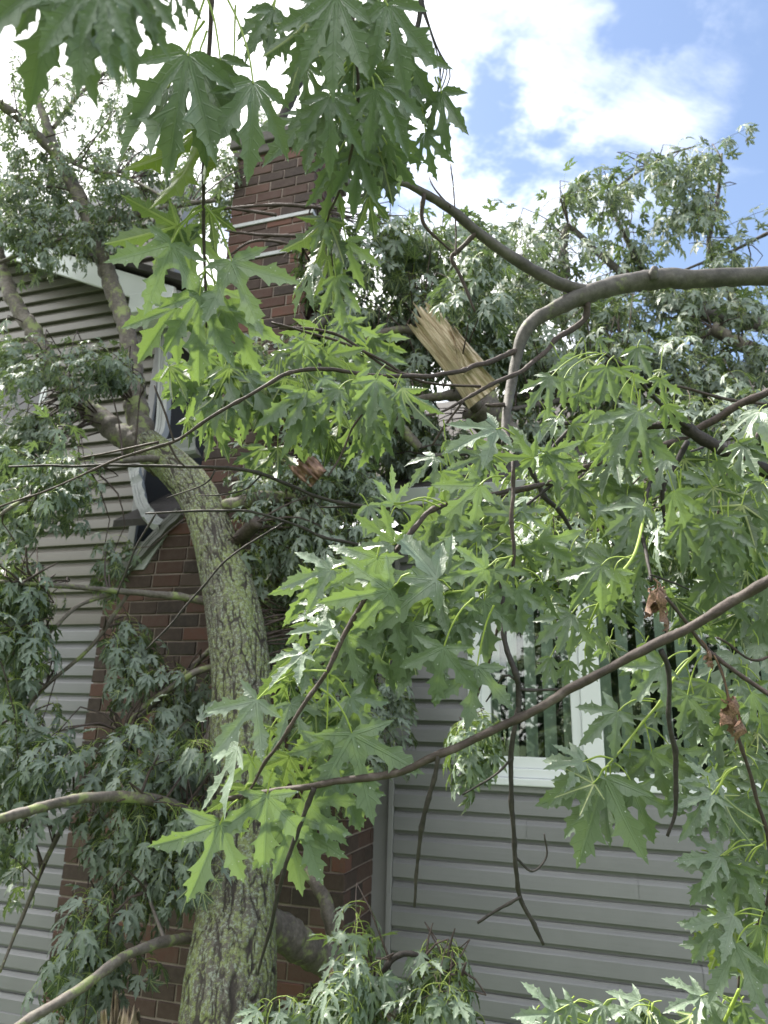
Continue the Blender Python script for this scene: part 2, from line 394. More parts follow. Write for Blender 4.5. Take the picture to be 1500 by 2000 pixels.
L.new(tp.outputs[0], ms.inputs[1]); L.new(gl.outputs[0], ms.inputs[2]); L.new(ms.outputs[0], N['Material Output'].inputs[0])
def grass_mat():
    m, nt, N, L, b = mat('lawn'); geo = N.new('ShaderNodeNewGeometry')
    n = noise(N, L, geo.outputs['Position'], 6, 8, 0.7)
    L.new(mixc(N, L, n.outputs['Fac'], (0.025, 0.05, 0.015), (0.07, 0.11, 0.03)), b.inputs['Base Color']); b.inputs['Roughness'].default_value = 0.9
    return m
M_GRASS = grass_mat()

# ------------------------------------------------------------------ ground
GZ = -0.84
gs = np.array([[-300, -300, GZ], [300, -300, GZ], [300, 300, GZ], [-300, 300, GZ]], float)
link('ground', new_mesh('ground', gs, np.array([[0, 1, 2, 3]]), [M_GRASS]), None, 'structure')

# ------------------------------------------------------------------ house (local axes: u along the wall, z up, off out of the wall)
AZ = math.radians(17.6)
HR = np.array([math.cos(AZ), -math.sin(AZ), 0]); HN = np.array([math.sin(AZ), math.cos(AZ), 0])
HP = P(757, 1700, 3.9); HP0 = np.array([HP[0], HP[1], 0])
def H(u, z, off=0.0): return HP0 + HR*u + UP*z - HN*off
def on(x, y, off=0.0):
    r = RM @ np.array([(x-750)/F, -(y-1000)/F, -1.0])
    t = (HN @ (HP0-EYE) - off)/(HN @ r); p = EYE+r*t
    return float((p-HP0) @ HR), float(p[2])
def hbox(u0, u1, z0, z1, o0, o1, mb=None, bev=0):
    c = np.array([H(u, z, o) for u in (u0, u1) for z in (z0, z1) for o in (o0, o1)])
    f = np.array([[0, 1, 3, 2], [4, 6, 7, 5], [0, 4, 5, 1], [2, 3, 7, 6], [0, 2, 6, 4], [1, 5, 7, 3]])
    if mb is not None: mb.add(c, f); return
    return c, f
def hpart(name, boxes, m, parent, kind=None, bevel=0.0):
    mb = MB()
    for bx in boxes: hbox(*bx, mb=mb)
    o = part(name, mb.build(name, [m], smooth=False), parent, kind)
    if bevel:
        md = o.modifiers.new('bevel', 'BEVEL'); md.width = bevel; md.segments = 2
    return o

house = thing('house', H(0, 0, 0), 'grey sided house with a brick chimney, partly buried under the fallen maple', 'house')
CH = 0.46                                          # the chimney stands this far out of the wall
uL, uR = -1.82, -0.09
zSh0 = on(222, 1135, CH)[1]; zSh1 = on(345, 1000, CH)[1]
suL = on(440, 512, CH)[0]; suR = suL+0.66
zTop = on(470, 296, CH)[1]
uC, _ = on(303, 800)                                # right corner of the tall left block
zEaveR = on(1280, 962, 0.35)[1]
zEaveL = on(300, 605, 0.3)[1]
PITCHS = 0.12
def siding(u0, u1, z, m, parent, cache={}, split=True):
    if split and u1-u0 > 2.4:
        c = u0+random.uniform(.7, 1.7)
        siding(u0, c, z, m, parent, split=False); o2 = siding(c+0.0015, u1, z, m, parent, split=False); o2.location -= Vector(HN)*0.0015; return o2
    L_ = round(u1-u0, 3); key = (L_, m.name)
    if key not in cache:
        prof = [(0.005, -0.0135), (0.002, 0.010), (0.0, 0.021), (0.002, 0.0235), (0.004, 0.024), (0.040, 0.0222), (0.070, 0.020), (0.076, 0.0155), (0.082, 0.0095), (0.089, 0.004), (0.0945, 0.001), (0.0955, -0.0135), (0.122, -0.0135)]
        n = max(2, int(L_/0.25)); V = []; 
        for i in range(n+1):
            for (zz, oo) in prof: V.append(HR*(L_*i/n)+UP*zz-HN*(oo))
        k = len(prof); Fq = [[i*k+j, (i+1)*k+j, (i+1)*k+j+1, i*k+j+1] for i in range(n) for j in range(k-1)]
        me = new_mesh('siding_panel', np.array(V), np.array(Fq), [m], smooth=False)
        cache[key] = me
    o = link('siding_panel', cache[key], parent)
    o.location = Vector(H(u0, z)); o.rotation_euler = (0, 0, random.uniform(-1, 1)*0.0012)
    return o
random.seed(4)
wall = hpart('wall', [(-6.5, uC-0.02, GZ, zEaveL+1.6, -0.25, -0.016), (uC-0.02, -0.0, GZ, zEaveR, -0.25, -0.016)], M_TRIM, house)
# window hole on the right: four wall pieces round it
wu0, wz0 = on(916, 1514); wu1 = on(1120, 1500)[0]+2.35; wz1 = on(1200, 1045)[1]
wallr = hpart('wall', [(0.0, wu0, GZ, zEaveR, -0.25, -0.016), (wu1, 6, GZ, zEaveR, -0.25, -0.016), (wu0, wu1, GZ, wz0, -0.25, -0.016), (wu0, wu1, wz1, zEaveR, -0.25, -0.016)], M_TRIM, house)
k = 0
z = -0.86
while z < zEaveR-0.04:                              # right wall courses
    if z+0.11 > wz0-0.03 and z < wz1+0.02:
        siding(0.035, wu0-0.03, z, M_SIDE, wallr); siding(wu1+0.03, 5.5, z, M_SIDE, wallr)
    else:
        siding(0.035, 5.5, z, M_SIDE, wallr)
    z += PITCHS
lw0, lwz0 = -5.2, on(20, 1000)[1]
luw = on(88, 760)[0]; lz0 = on(60, 1000)[1]; lz1 = on(60, 742)[1]      # dark window on the tall block
z = -0.86
while z < zEaveL+1.2:
    um = M_SIDE if z < on(150, 1250)[1] else M_SIDE_SHADE
    ue = (uL+0.04) if z < zSh1 else (uC-0.06)
    if z < zSh0+0.05: ue = uL+0.05
    elif z < zSh1: ue = min(uC-0.06, suL)
    if z+0.11 > lz0 and z < lz1: siding(luw+0.05, ue, z, um, wall)
    else: siding(lw0, ue, z, um, wall)
    z += PITCHS
hpart('corner_trim', [(0.0, 0.032, GZ, zEaveR, -0.002, 0.026)], M_TRIM, house, bevel=0.004)
hpart('corner_trim', [(uC-0.062, uC, zSh1-0.1, zEaveL, -0.002, 0.026)], M_TRIM, house, bevel=0.004)
hpart('side_wall', [(uC-0.03, uC+0.002, zSh1-0.1, zEaveL, -3.0, -0.0022), (uC+0.0022, suL-0.002, zSh1-0.1, zEaveR+0.3, -0.6, -0.55)], simple('recess_shade', (0.03, 0.028, 0.026), 0.7), house)  # near-black colour stands in for the deep shade of the recess

# --- chimney
chim = hpart('chimney', [(uL+0.01, uR-0.01, GZ, zSh0, -0.05, CH-0.009), (suL+0.01, suR-0.01, zSh0, zTop, -0.10, CH-0.009)], M_MORTAR, house)
def brick_mesh(l, h, d, seed):
    r = random.Random(seed); c = 0.0035
    # front face with a worn chamfer, front at -off
    us = [0, c, l-c, l]; zs = [0, c, h-c, h]; V = []; 
    def pt(u, zz, o): return HR*u+UP*zz-HN*o
    ring0 = [(0, 0), (l/2, 0), (l, 0), (l, h), (l/2, h), (0, h)]
    V += [pt(u, zz, 0) for u, zz in ring0]
    V += [pt(u+r.uniform(-.0012, .0012), zz+r.uniform(-.0012, .0012), d-c*r.uniform(.7, 1.5)) for u, zz in ring0]
    ring1 = [(c, c), (l/2, c*r.uniform(.5, 1.4)), (l-c, c), (l-c, h-c), (l/2, h-c*r.uniform(.5, 1.4)), (c, h-c)]
    V += [pt(u, zz, d+r.uniform(-.0012, .0012)) for u, zz in ring1]
    Fs = []
    for a in (0, 6):
        for j in range(6): Fs.append([a+j, a+(j+1) % 6, a+6+(j+1) % 6, a+6+j])
    Fs += [[12, 13, 16, 17], [13, 14, 15, 16]]
    return new_mesh('brick', np.array(V), np.array(Fs), [M_BRICK], smooth=False)
BL, BH, JT = 0.196, 0.074, 0.0105
full = [brick_mesh(BL, BH, 0.03, s) for s in range(4)]; half = [brick_mesh(BL/2-JT/2, BH, 0.03, s) for s in range(4)]
ROT = Matrix(((HN[0], HN[0], 0),) * 3)
side_rot = Matrix.Rotation(math.pi/2, 4, 'Z')       # turns a front brick to face along +u
spots = []                                          # (matrix, mesh, cut length)
def course_front(u0, u1, z, kk, off):
    u = u0 - (0 if kk % 2 == 0 else (BL+JT)/2)
    while u < u1-0.02:
        a, e = max(u, u0), min(u+BL, u1)
        if e-a > 0.03: spots.append((a, e-a, z, off, 0))
        u += BL+JT
def course_side(o0, o1, z, kk, uu):
    o = o1 + (0 if kk % 2 == 1 else (BL+JT)/2) - (BL)
    first = True
    o = o1
    ln = BL/2-JT/2 if kk % 2 == 0 else BL
    while o > o0+0.02:
        e = min(ln, o-o0)
        spots.append((uu, e, z, o, 1)); o -= e+JT; ln = BL
kk = 0; z = -0.03-0.0845*9
while z < zTop-0.05:
    if z+BH < zSh0+0.02:
        course_front(uL, uR, z, kk, CH); course_side(0.0, CH, z, kk, uR)
    elif z < zSh1:
        f = (z-zSh0)/(zSh1-zSh0); a = uL+(suL-uL)*f; e = uR+(suR-uR)*f
        course_front(a, e, z, kk, CH)
        course_side(0.0, CH, z, kk, e)
    else:
        course_front(suL, suR, z, kk, CH); course_side(-0.1, CH, z, kk, suR)
    kk += 1; z += BH+JT
# shoulders: mortar core behind the stepped courses
mb = MB()
sh = np.array([H(uL+0.01, zSh0, CH-0.009), H(uR-0.01, zSh0, CH-0.009), H(suR-0.01, zSh1, CH-0.009), H(suL+0.01, zSh1, CH-0.009), H(uL+0.01, zSh0, 0), H(uR-0.01, zSh0, 0), H(suR-0.01, zSh1, 0), H(suL+0.01, zSh1, 0)])
mb.add(sh, np.array([[0, 1, 2, 3], [1, 5, 6, 2], [0, 3, 7, 4], [3, 2, 6, 7]]))
part('shoulder', mb.build('shoulder', [M_MORTAR], smooth=False), chim)
def brick_matrix(s):
    a, ln, z, off, side = s
    if side == 0:
        M = Matrix.Translation(Vector(H(a, z, off-0.03)))
    else:
        # rotate local frame: u axis -> -off direction (into the wall), outward -> +u
        A = np.column_stack([HR, HN, UP]); Bm = np.column_stack([HN, -HR, UP])
        R3 = Matrix((Bm @ A.T).tolist()).to_4x4()
        M = Matrix.Translation(Vector(H(a-0.03, z, off))) @ R3
    S = Matrix.Identity(4)
    if abs(ln-BL) > 1e-3:
        # cut brick: scale along its length
        q = ln/BL; ax = Vector(HR); S = Matrix.Scale(q, 4, ax)
    return M, S
rs = random.Random(3)
vis = []
for s in spots:
    c = H(s[0], s[2], s[3]); x, y, d = to_px(c)
    inside = -60 < x < 800 and -20 < y < 2050
    vis.append((d if inside else 99, s))
vis.sort(key=lambda t: t[0])
stuffV, stuffF, stuffT = [], [], []; nst = 0
cutcache = {}
for i, (d, s) in enumerate(vis):
    M, S = brick_matrix(s)
    jit = Matrix.Translation(Vector((rs.uniform(-.0015, .0015), rs.uniform(-.003, .003), rs.uniform(-.0015, .0015))))
    me = full[rs.randrange(4)]
    if S != Matrix.Identity(4):
        key = (me.name, round(s[1], 2))
        if key not in cutcache:
            m2 = me.copy(); m2.transform(S); cutcache[key] = m2
        me = cutcache[key]
    if i < 300:
        o = link('brick', me, chim); o.matrix_world = Matrix.Identity(4)
        o.matrix_parent_inverse = Matrix.Identity(4)
        o.matrix_basis = jit @ M
    else:
        co = np.empty(len(me.vertices)*3, np.float32); me.vertices.foreach_get('co', co); co = co.reshape(-1, 3)
        Mx = np.array(jit @ M); V = co @ Mx[:3, :3].T + Mx[:3, 3]
        stuffV.append(V); stuffT.append(np.full(len(V), rs.random()))
        fi = np.array([[v for v in p.vertices] for p in me.polygons]); stuffF.append(fi+nst); nst += len(V)
if stuffV:
    part('brick_courses', new_mesh('brick_courses', np.vstack(stuffV), np.vstack(stuffF), [M_BRICK], smooth=False, attrs={'tint': np.concatenate(stuffT)}), chim, 'stuff')
hpart('chimney_crown', [(suL-0.05, suR+0.05, zTop, zTop+0.10, -0.15, CH+0.05), (suL-0.025, suR+0.025, zTop-0.08, zTop-0.0005, -0.12, CH+0.025)], M_CONC, chim, bevel=0.01)
for (x, y) in ((460, 447), (462, 512)):             # metal bands round the stack
    zb = on(x, y, CH)[1]
    hpart('metal_band', [(suL-0.012, suR+0.012, zb, zb+0.028, CH+0.002, CH+0.012), (suR+0.002, suR+0.012, zb, zb+0.028, -0.1, CH+0.0018)], M_FLASH, chim)
# flashing on the left shoulder
a0, a1 = on(255, 1108, CH), on(335, 1012, CH)
mb = MB(); V = [H(a0[0]-0.02, a0[1]-0.02, CH+0.012), H(a0[0]+0.11, a0[1]-0.02, CH+0.012), H(a1[0]+0.035, a1[1]-0.03, CH+0.012), H(a1[0], a1[1], CH+0.012)]
V += [v+HN*0.02 for v in V]
mb.add(np.array(V), np.array([[0, 1, 2, 3], [0, 3, 7, 4], [1, 5, 6, 2], [0, 4, 5, 1], [3, 2, 6, 7]]))
part('flashing', mb.build('flashing', [M_FLASH], smooth=False), chim)

# --- window on the right
win = hpart('window', [(wu0, wu0+0.075, wz0, wz1, -0.06, 0.03), (wu1-0.075, wu1, wz0, wz1, -0.06, 0.03), (wu0+0.075, wu1-0.075, wz1-0.075, wz1, -0.06, 0.03), (wu0+0.075, wu1-0.075, wz0, wz0+0.05, -0.06, 0.03)], M_WHITE, house, bevel=0.006)
um0 = on(1140, 1480)[0]
hpart('mullion', [(um0, um0+0.11, wz0+0.0501, wz1-0.0751, -0.055, 0.026)], M_WHITE, win, bevel=0.005)
s0, s1 = wu0+0.0752, um0-0.0002; q = 0.055
hpart('sash', [(s0, s0+q, wz0+0.0502, wz1-0.0752, -0.05, 0.012), (s1-q, s1, wz0+0.0502, wz1-0.0752, -0.05, 0.012), (s0+q, s1-q, wz0+0.0502, wz0+0.11, -0.05, 0.012), (s0+q, s1-q, wz1-0.135, wz1-0.0752, -0.05, 0.012)], M_WHITE, win, bevel=0.005)
hpart('sill', [(wu0-0.03, wu1+0.03, wz0-0.04, wz0-0.0005, -0.05, 0.055)], M_WHITE, win, bevel=0.006)
hpart('window_trim', [(wu0-0.034, wu0-0.0005, wz0-0.04, wz1+0.03, -0.0, 0.022), (wu0-0.034, wu1+0.034, wz0-0.075, wz0-0.0405, 0.0, 0.03)], M_TRIM, win, bevel=0.004)
hpart('pane', [(s0+q-0.005, s1-q+0.005, wz0+0.10, wz1-0.13, -0.022, -0.018)], M_GLASS, win)
hpart('pane', [(um0+0.11, wu1-0.0755, wz0+0.0505, wz1-0.0755, -0.022, -0.018)], M_GLASS, win)
for i in range(26):                                 # vertical blind slats
    u = wu0+0.14+i*0.105
    if u > wu1-0.1: break
    a = 0.55+0.2*math.sin(i*1.7); w2 = 0.036
    pts = []
    for zz in (wz0+0.04, wz1-0.12):
        for t in (-1, -0.5, 0, 0.5, 1):
            pts.append(H(u+math.cos(a)*w2*t, zz, -0.10-math.sin(a)*w2*t+0.006*(1-t*t)))
    V = np.array(pts); Fq = np.array([[j, j+1, j+6, j+5] for j in range(4)])
    part('blind_slat', new_mesh('blind_slat', V, Fq, [M_BLIND]), win)
# dark room behind it
mb = MB(); hbox(wu0-0.3, wu1+0.3, wz0-0.4, wz1+0.3, -2.6, -0.26, mb)
part('room', new_mesh('room', np.vstack(mb.V), np.vstack(mb.F)[[0, 1, 2, 3, 4]], [M_DARK], smooth=False), house)

# --- low roof on the right block, gutter, soffit
def roof_slab(u0, u1, z0, over, rise, run, thick, m, name, parent):
    V = [H(u0, z0, over), H(u1, z0, over), H(u1, z0+rise, over-run), H(u0, z0+rise, over-run)]
    V = V + [v+UP*thick for v in V]
    o = part(name, new_mesh(name, np.array(V), np.array([[0, 3, 2, 1], [4, 5, 6, 7], [0, 1, 5, 4], [1, 2, 6, 5], [2, 3, 7, 6], [3, 0, 4, 7]]), [m], smooth=False), parent); return o
lowroof = roof_slab(suR+0.02, 6, zEaveR+0.02, 0.36, 2.5, 3.7, 0.05, M_ROOF, 'roof', house)
roof_slab(uC+0.02, suL-0.02, zEaveR+0.02, 0.30, 2.5, 3.7, 0.05, M_ROOF, 'roof', house)
hpart('soffit', [(0.035, 6, zEaveR-0.01, zEaveR+0.012, 0.0, 0.33)], M_SOFFIT, house)
def gutter(u0, u1, z, off, parent):
    prof = [(0.0, 0.0), (0.0, 0.075), (0.018, 0.092), (0.045, 0.095), (0.07, 0.105), (0.105, 0.118), (0.112, 0.112), (0.105, 0.10)]
    V = []
    for u in np.linspace(u0, u1, 8):
        sag = rng.normal()*0.002
        for zz, oo in prof: V.append(H(u, z+zz+sag, off+oo))
    k = len(prof); Fq = [[i*k+j, (i+1)*k+j, (i+1)*k+j+1, i*k+j+1] for i in range(7) for j in range(k-1)]
    Fq += [[0, 1, 2, 3], [k*7+3, k*7+2, k*7+1, k*7]]
    return part('gutter', new_mesh('gutter', np.array(V), np.array(Fq), [M_ALU], smooth=False), parent)
gutter(suR+0.05, 6, zEaveR-0.02, 0.34, house)
gu0, gz0 = on(322, 898, 0.3); gu1, _ = on(392, 890, 0.3)
gutter(gu0, gu1, gz0, 0.28, house)
# --- tall block: rake boards, soffit, roof
e0 = on(140, 545, 0.32); e1 = on(338, 608, 0.32)
sl = (e1[1]-e0[1])/(e1[0]-e0[0])
def rake(u0, z0, u1, z1, hgt, o0, o1, m, name):
    V = [H(u0, z0, o0), H(u1, z1, o0), H(u1, z1+hgt, o0), H(u0, z0+hgt, o0)]; V += [v-HN*(o1-o0) for v in V]
    return part(name, new_mesh(name, np.array(V), np.array([[0, 1, 2, 3], [7, 6, 5, 4], [0, 4, 5, 1], [3, 2, 6, 7], [0, 3, 7, 4], [1, 5, 6, 2]]), [m], smooth=False), house)
ux0 = e0[0]-2.2
rake(ux0, e0[1]-2.2*sl, e1[0], e1[1], 0.20, 0.32, 0.345, M_WHITE, 'rake_board')
rake(ux0, e0[1]-2.2*sl+0.12, e1[0]+0.05, e1[1]+0.12, 0.05, -3.5, 0.315, M_SOFFIT, 'soffit')
rake(ux0, e0[1]-2.2*sl+0.205, e1[0]+0.1, e1[1]+0.205, 0.06, -3.6, 0.38, M_ROOF, 'roof')
b0 = on(248, 612, 0.36); b1 = on(318, 612, 0.36)
hpart('eave_return', [(b0[0], b1[0]+0.06, b0[1], b0[1]+0.17, 0.10, 0.36)], M_WHITE, house, bevel=0.006)
# downspouts: corrugated rectangular pipe along pixel paths
def downspout(pts, w, d, name, parent, m=M_ALU, crush=0.0):
    path = spline(np.array(pts), 0.03); T, A, B = frames(path)
    n = len(path); V = []
    side = HR
    prof = []
    for (a, b_) in ((-1, -1), (-.5, -1), (-.45, -.8), (-.05, -.8), (0, -1), (.05, -.8), (.45, -.8), (.5, -1), (1, -1), (1, 1), (.5, 1), (.45, .8), (-.45, .8), (-.5, 1), (-1, 1)): prof.append((a, b_))
    for i in range(n):
        s = nrm(side-T[i]*np.dot(side, T[i])); o = nrm(np.cross(s, T[i]))
        c = crush*(0.5+0.5*math.sin(i*1.3))*(vnoise(np.array([i*.35]), np.array([0.]), 5)[0])
        for a, b_ in prof: V.append(path[i]+s*a*w/2*(1+0.35*c)+o*b_*d/2*(1-c))
    k = len(prof); Fq = [[i*k+j, (i+1)*k+j, (i+1)*k+(j+1) % k, i*k+(j+1) % k] for i in range(n-1) for j in range(k)]
    return part(name, new_mesh(name, np.array(V), np.array(Fq), [m], smooth=False), parent)
def hp(x, y, off): return H(*on(x, y, off), off)
downspout([hp(324, 640, 0.06), hp(322, 720, 0.06), hp(320, 800, 0.06), hp(316, 842, 0.08), hp(306, 866, 0.16), hp(318, 888, 0.25)], 0.085, 0.06, 'downspout', house)
downspout([hp(262, 912, 0.12), hp(270, 950, 0.16), hp(278, 985, 0.26), hp(300, 1018, 0.38), hp(322, 1030, 0.50)], 0.075, 0.055, 'downspout', house, crush=0.8)
downspout([hp(352, 1000, 0.5), hp(318, 1034, 0.5), hp(278, 1078, 0.5), hp(228, 1128, 0.49)], 0.06, 0.05, 'downspout', house, simple('dull_metal', (0.16, 0.16, 0.155), 0.5), crush=0.4)
# --- windows of the tall block and the cellar
w1 = hpart('window', [(luw-0.01, luw+0.05, lz0, lz1, -0.05, 0.03), (lw0, luw+0.05, lz1+0.001, lz1+0.06, -0.05, 0.04), (lw0, luw+0.05, lz0-0.06, lz0-0.001, -0.05, 0.03), (lw0, luw+0.05, lz1+0.10, lz1+0.15, -0.05, 0.06)], M_WHITE, house, bevel=0.005)
hpart('pane', [(lw0, luw-0.011, lz0, lz1, -0.004, -0.001)], simple('dark_glass', (0.012, 0.016, 0.018), 0.08, spec=0.8), w1)
cu, cz = on(22, 1990)
w2 = hpart('window', [(cu-0.6, cu+0.15, cz-0.02, cz+0.04, -0.01, 0.035), (cu+0.11, cu+0.15, cz-0.4, cz-0.021, -0.01, 0.035)], M_TRIM, house, bevel=0.004)
hpart('pane', [(cu-0.6, cu+0.109, cz-0.4, cz-0.0211, -0.004, 0.022)], bpy.data.materials['dark_glass'], w2)

# ------------------------------------------------------------------ silver maple leaves
def lobe_outline(detail, kind, r):
    "half outline of a lobe, (s along the rib, w away from it), from the sinus to the tip; unit lobe length"
    if kind == 'mid':
        full = [(.33, .062), (.43, .078), (.51, .125), (.585, .205), (.595, .135), (.65, .105), (.71, .125), (.77, .15), (.772, .09), (.83, .062), (.885, .072), (.90, .036), (.95, .018)]
        low = [(.33, .06), (.47, .085), (.595, .20), (.63, .10), (.77, .14), (.80, .06)]
    elif kind == 'side':
        full = [(.38, .085), (.47, .105), (.55, .165), (.60, .215), (.618, .135), (.68, .112), (.74, .155), (.77, .095), (.83, .066), (.885, .076), (.90, .038), (.95, .02)]
        low = [(.38, .085), (.60, .21), (.64, .11), (.76, .15), (.79, .065)]
    else:
        full = [(.42, .15), (.55, .20), (.60, .14), (.70, .15), (.75, .09), (.88, .05)]
        low = [(.42, .15), (.58, .19), (.64, .10)]
    pts = full if detail else low
    return [(s+r.uniform(-.012, .012), w*r.uniform(.74, 1.0)) for s, w in pts]
def leaf_mesh(name, seed, detail, mats, close=1.0, pet=0.8, curl=0.25, fold=0.35, drops=0, petiole=True, twist=0.0, narrow=1.0):
    r = random.Random(seed)
    V, Fq, MI, UV = [], [], [], []
    lobes = [(0, 1.0, 'mid'), (45+r.uniform(-5, 5), .84*r.uniform(.92, 1.06), 'side'), (-45+r.uniform(-5, 5), .84*r.uniform(.92, 1.06), 'side'),
             (96+r.uniform(-9, 9), .45*r.uniform(.8, 1.15), 'base'), (-96+r.uniform(-9, 9), .45*r.uniform(.8, 1.15), 'base')]
    lobes = [(a*close, l, kd) for a, l, kd in lobes]
    order = sorted(range(5), key=lambda k: lobes[k][0])
    sinus = {}
    for a, b in zip(order[:-1], order[1:]):
        am = (lobes[a][0]+lobes[b][0])/2; d = 0.27 if 0 in (a, b) else 0.22
        am = am*1.0
        sinus[(a, b)] = (am, d*r.uniform(.9, 1.1))
    phase = [r.uniform(0, 6.28) for _ in range(6)]
    def lift(x, y, w, s, L_):
        # the blade: keeled along each rib, drooping with distance, slightly wavy
        rr = math.hypot(x, y)
        zz = fold*w*0.9 - curl*rr*rr*0.55 - curl*0.55*x*x
        zz += 0.018*math.sin(7*x+phase[0])*math.sin(6*y+phase[1]) + 0.012*math.sin(13*s+phase[2])*(w/.2)
        zz += twist*x*(y)
        return zz
    for k, (ang, Ln, kind) in enumerate(lobes):
        a = math.radians(ang); ax = (math.sin(a), math.cos(a)); nx = (math.cos(a), -math.sin(a))
        pos = order.index(k)
        for side in (-1, 1):
            nb = order[pos+side] if 0 <= pos+side < 5 else None
            half = lobe_outline(detail, kind, r)
            if nb is not None:
                key = (order[pos-1], k) if side < 0 else (k, order[pos+1])
                sa, sd = sinus[key]; sp_ = (math.sin(math.radians(sa))*sd, math.cos(math.radians(sa))*sd)
                s0 = (sp_[0]*ax[0]+sp_[1]*ax[1])/Ln; w0 = (sp_[0]*nx[0]+sp_[1]*nx[1])*side/Ln
                bd = [(0, 0), (s0, w0)] + [p for p in half if p[0] > s0+0.02]
            else:
                bd = [(0, 0), (.10, .10), (.24, .16)] + half
            bd = bd+[(1.0, 0.0)]
            # rib points opposite each boundary point
            base = len(V); rows = []
            for (s, w) in bd:
                sr = min(1, max(0, s-0.10*(w/.2) if 0 < s < 1 else s))
                for (ss, ww) in ((sr, 0.0), (s, w)):
                    x = (ax[0]*ss + nx[0]*side*ww*narrow)*Ln; y = (ax[1]*ss + nx[1]*side*ww*narrow)*Ln
                    V.append((x, y, lift(x, y, ww*Ln, ss, Ln))); rows.append((ww*Ln, ss))
            nb_ = len(bd)
            for j in range(nb_-1):
                q = [base+2*j, base+2*j+1, base+2*j+3, base+2*j+2]
                if j == 0: q = [base, base+3, base+2]
                elif j == nb_-2: q = [base+2*j, base+2*j+1, base+2*j+2]
                if side < 0: q = q[::-1]
                q = q[::-1]
                Fq.append(q); MI.append(0); UV += [rows[i-base] for i in q]
    pe = np.array([r.uniform(-.15, .15), -.78*pet, -.42*pet])
    if petiole:
        p = np.array([[0, 0.01, 0.0, .014], [pe[0]*.2, -.30*pet, .02*pet, .012], [pe[0]*.6, -.58*pet, -.14*pet, .012], [pe[0], pe[1], pe[2], .017]])
        if detail: p = spline(p, 0.09*pet)
        tv, tf = tube(p, 5 if detail else 3)
        b0_ = len(V); V += [tuple(v) for v in tv]
        for f in tf: Fq.append([int(i)+b0_ for i in f]); MI.append(1); UV += [(1, 1)]*4
    for _ in range(drops):
        k = r.randrange(len(Fq)); 
        if MI[k] != 0: continue
        c = sum((np.array(V[i]) for i in Fq[k]), np.zeros(3))/len(Fq[k]); rad = r.uniform(.005, .011)
        b0_ = len(V); V.append(tuple(c+np.array([0, 0, rad*.8])))
        for j in range(6): V.append(tuple(c+np.array([math.cos(j*1.047)*rad, math.sin(j*1.047)*rad, 0.001])))
        for j in range(6): Fq.append([b0_, b0_+1+j, b0_+1+(j+1) % 6]); MI.append(2); UV += [(1, 1)]*3
    me = bpy.data.meshes.new(name); me.from_pydata(V, [], Fq)
    for mm in mats: me.materials.append(mm)
    me.polygons.foreach_set('material_index', MI)
    l = me.uv_layers.new(name='UVMap'); l.data.foreach_set('uv', np.array(UV, np.float32).ravel())
    import bmesh
    bm = bmesh.new(); bm.from_mesh(me); bmesh.ops.remove_doubles(bm, verts=bm.verts, dist=0.0004); bm.to_mesh(me); bm.free()
    me.polygons.foreach_set('use_smooth', [True]*len(me.polygons)); me.update()
    return me, pe
LM = [M_LEAF, M_PET, M_DROP]; LM2 = [M_LEAF2, M_PET, M_DROP]
LOW = [leaf_mesh('leaf', 40+i, False, LM2, close=(.72, .9, .66, .8, .7, 1.0)[i], pet=0.9, curl=c, fold=f, twist=t) for i, (c, f, t) in enumerate([(.3, .4, 0), (.5, .5, .2), (.15, .3, -.2), (.75, .6, .1), (.4, .8, -.3), (.6, .35, .3)])]
MIDL = [leaf_mesh('leaf', 70+i, True, LM, close=(.8, .95, .7, .75, .85, 1.0)[i], pet=0.85, curl=c, fold=f, twist=t, drops=3) for i, (c, f, t) in enumerate([(.3, .4, 0), (.5, .5, .25), (.15, .3, -.2), (.7, .55, .1), (.4, .7, -.3), (.95, .6, .2)])]
HERO = [leaf_mesh('leaf', 100+i, True, LM, curl=c, fold=f, twist=t, drops=11, petiole=False) for i, (c, f, t) in enumerate([(.15, .35, 0), (.3, .5, .15), (.1, .25, -.15), (.45, .5, .2), (.2, .6, -.2), (.6, .5, .1), (.0, .3, .1)])]
DROOP = [leaf_mesh('leaf', 130+i, True, LM, close=k, curl=c, fold=f, twist=t, drops=8, petiole=False) for i, (c, f, t, k) in enumerate([(.2, .55, 0, .66), (.35, .7, .2, .72), (.15, .5, -.2, .6), (.5, .6, .2, .75), (.3, .85, -.25, .68), (.65, .6, .15, .8)])]
def mesh_arrays(me):
    co = np.empty(len(me.vertices)*3, np.float32); me.vertices.foreach_get('co', co)
    return co.reshape(-1, 3)
def mesh_tris(me):
    me.calc_loop_triangles(); n = len(me.loop_triangles)
    t = np.empty(n*3, np.int32); me.loop_triangles.foreach_get('vertices', t)
    tl = np.empty(n*3, np.int32); me.loop_triangles.foreach_get('loops', tl)
    mi = np.empty(n, np.int32); me.loop_triangles.foreach_get('material_index', mi)
    uv = np.empty(len(me.loops)*2, np.float32); me.uv_layers[0].data.foreach_get('uv', uv)
    return t.reshape(-1, 3), mi, uv.reshape(-1, 2)[tl]
ARR = {}
for fam in (LOW, MIDL):
    for me, pe in fam: ARR[me.name] = (mesh_arrays(me), *mesh_tris(me))

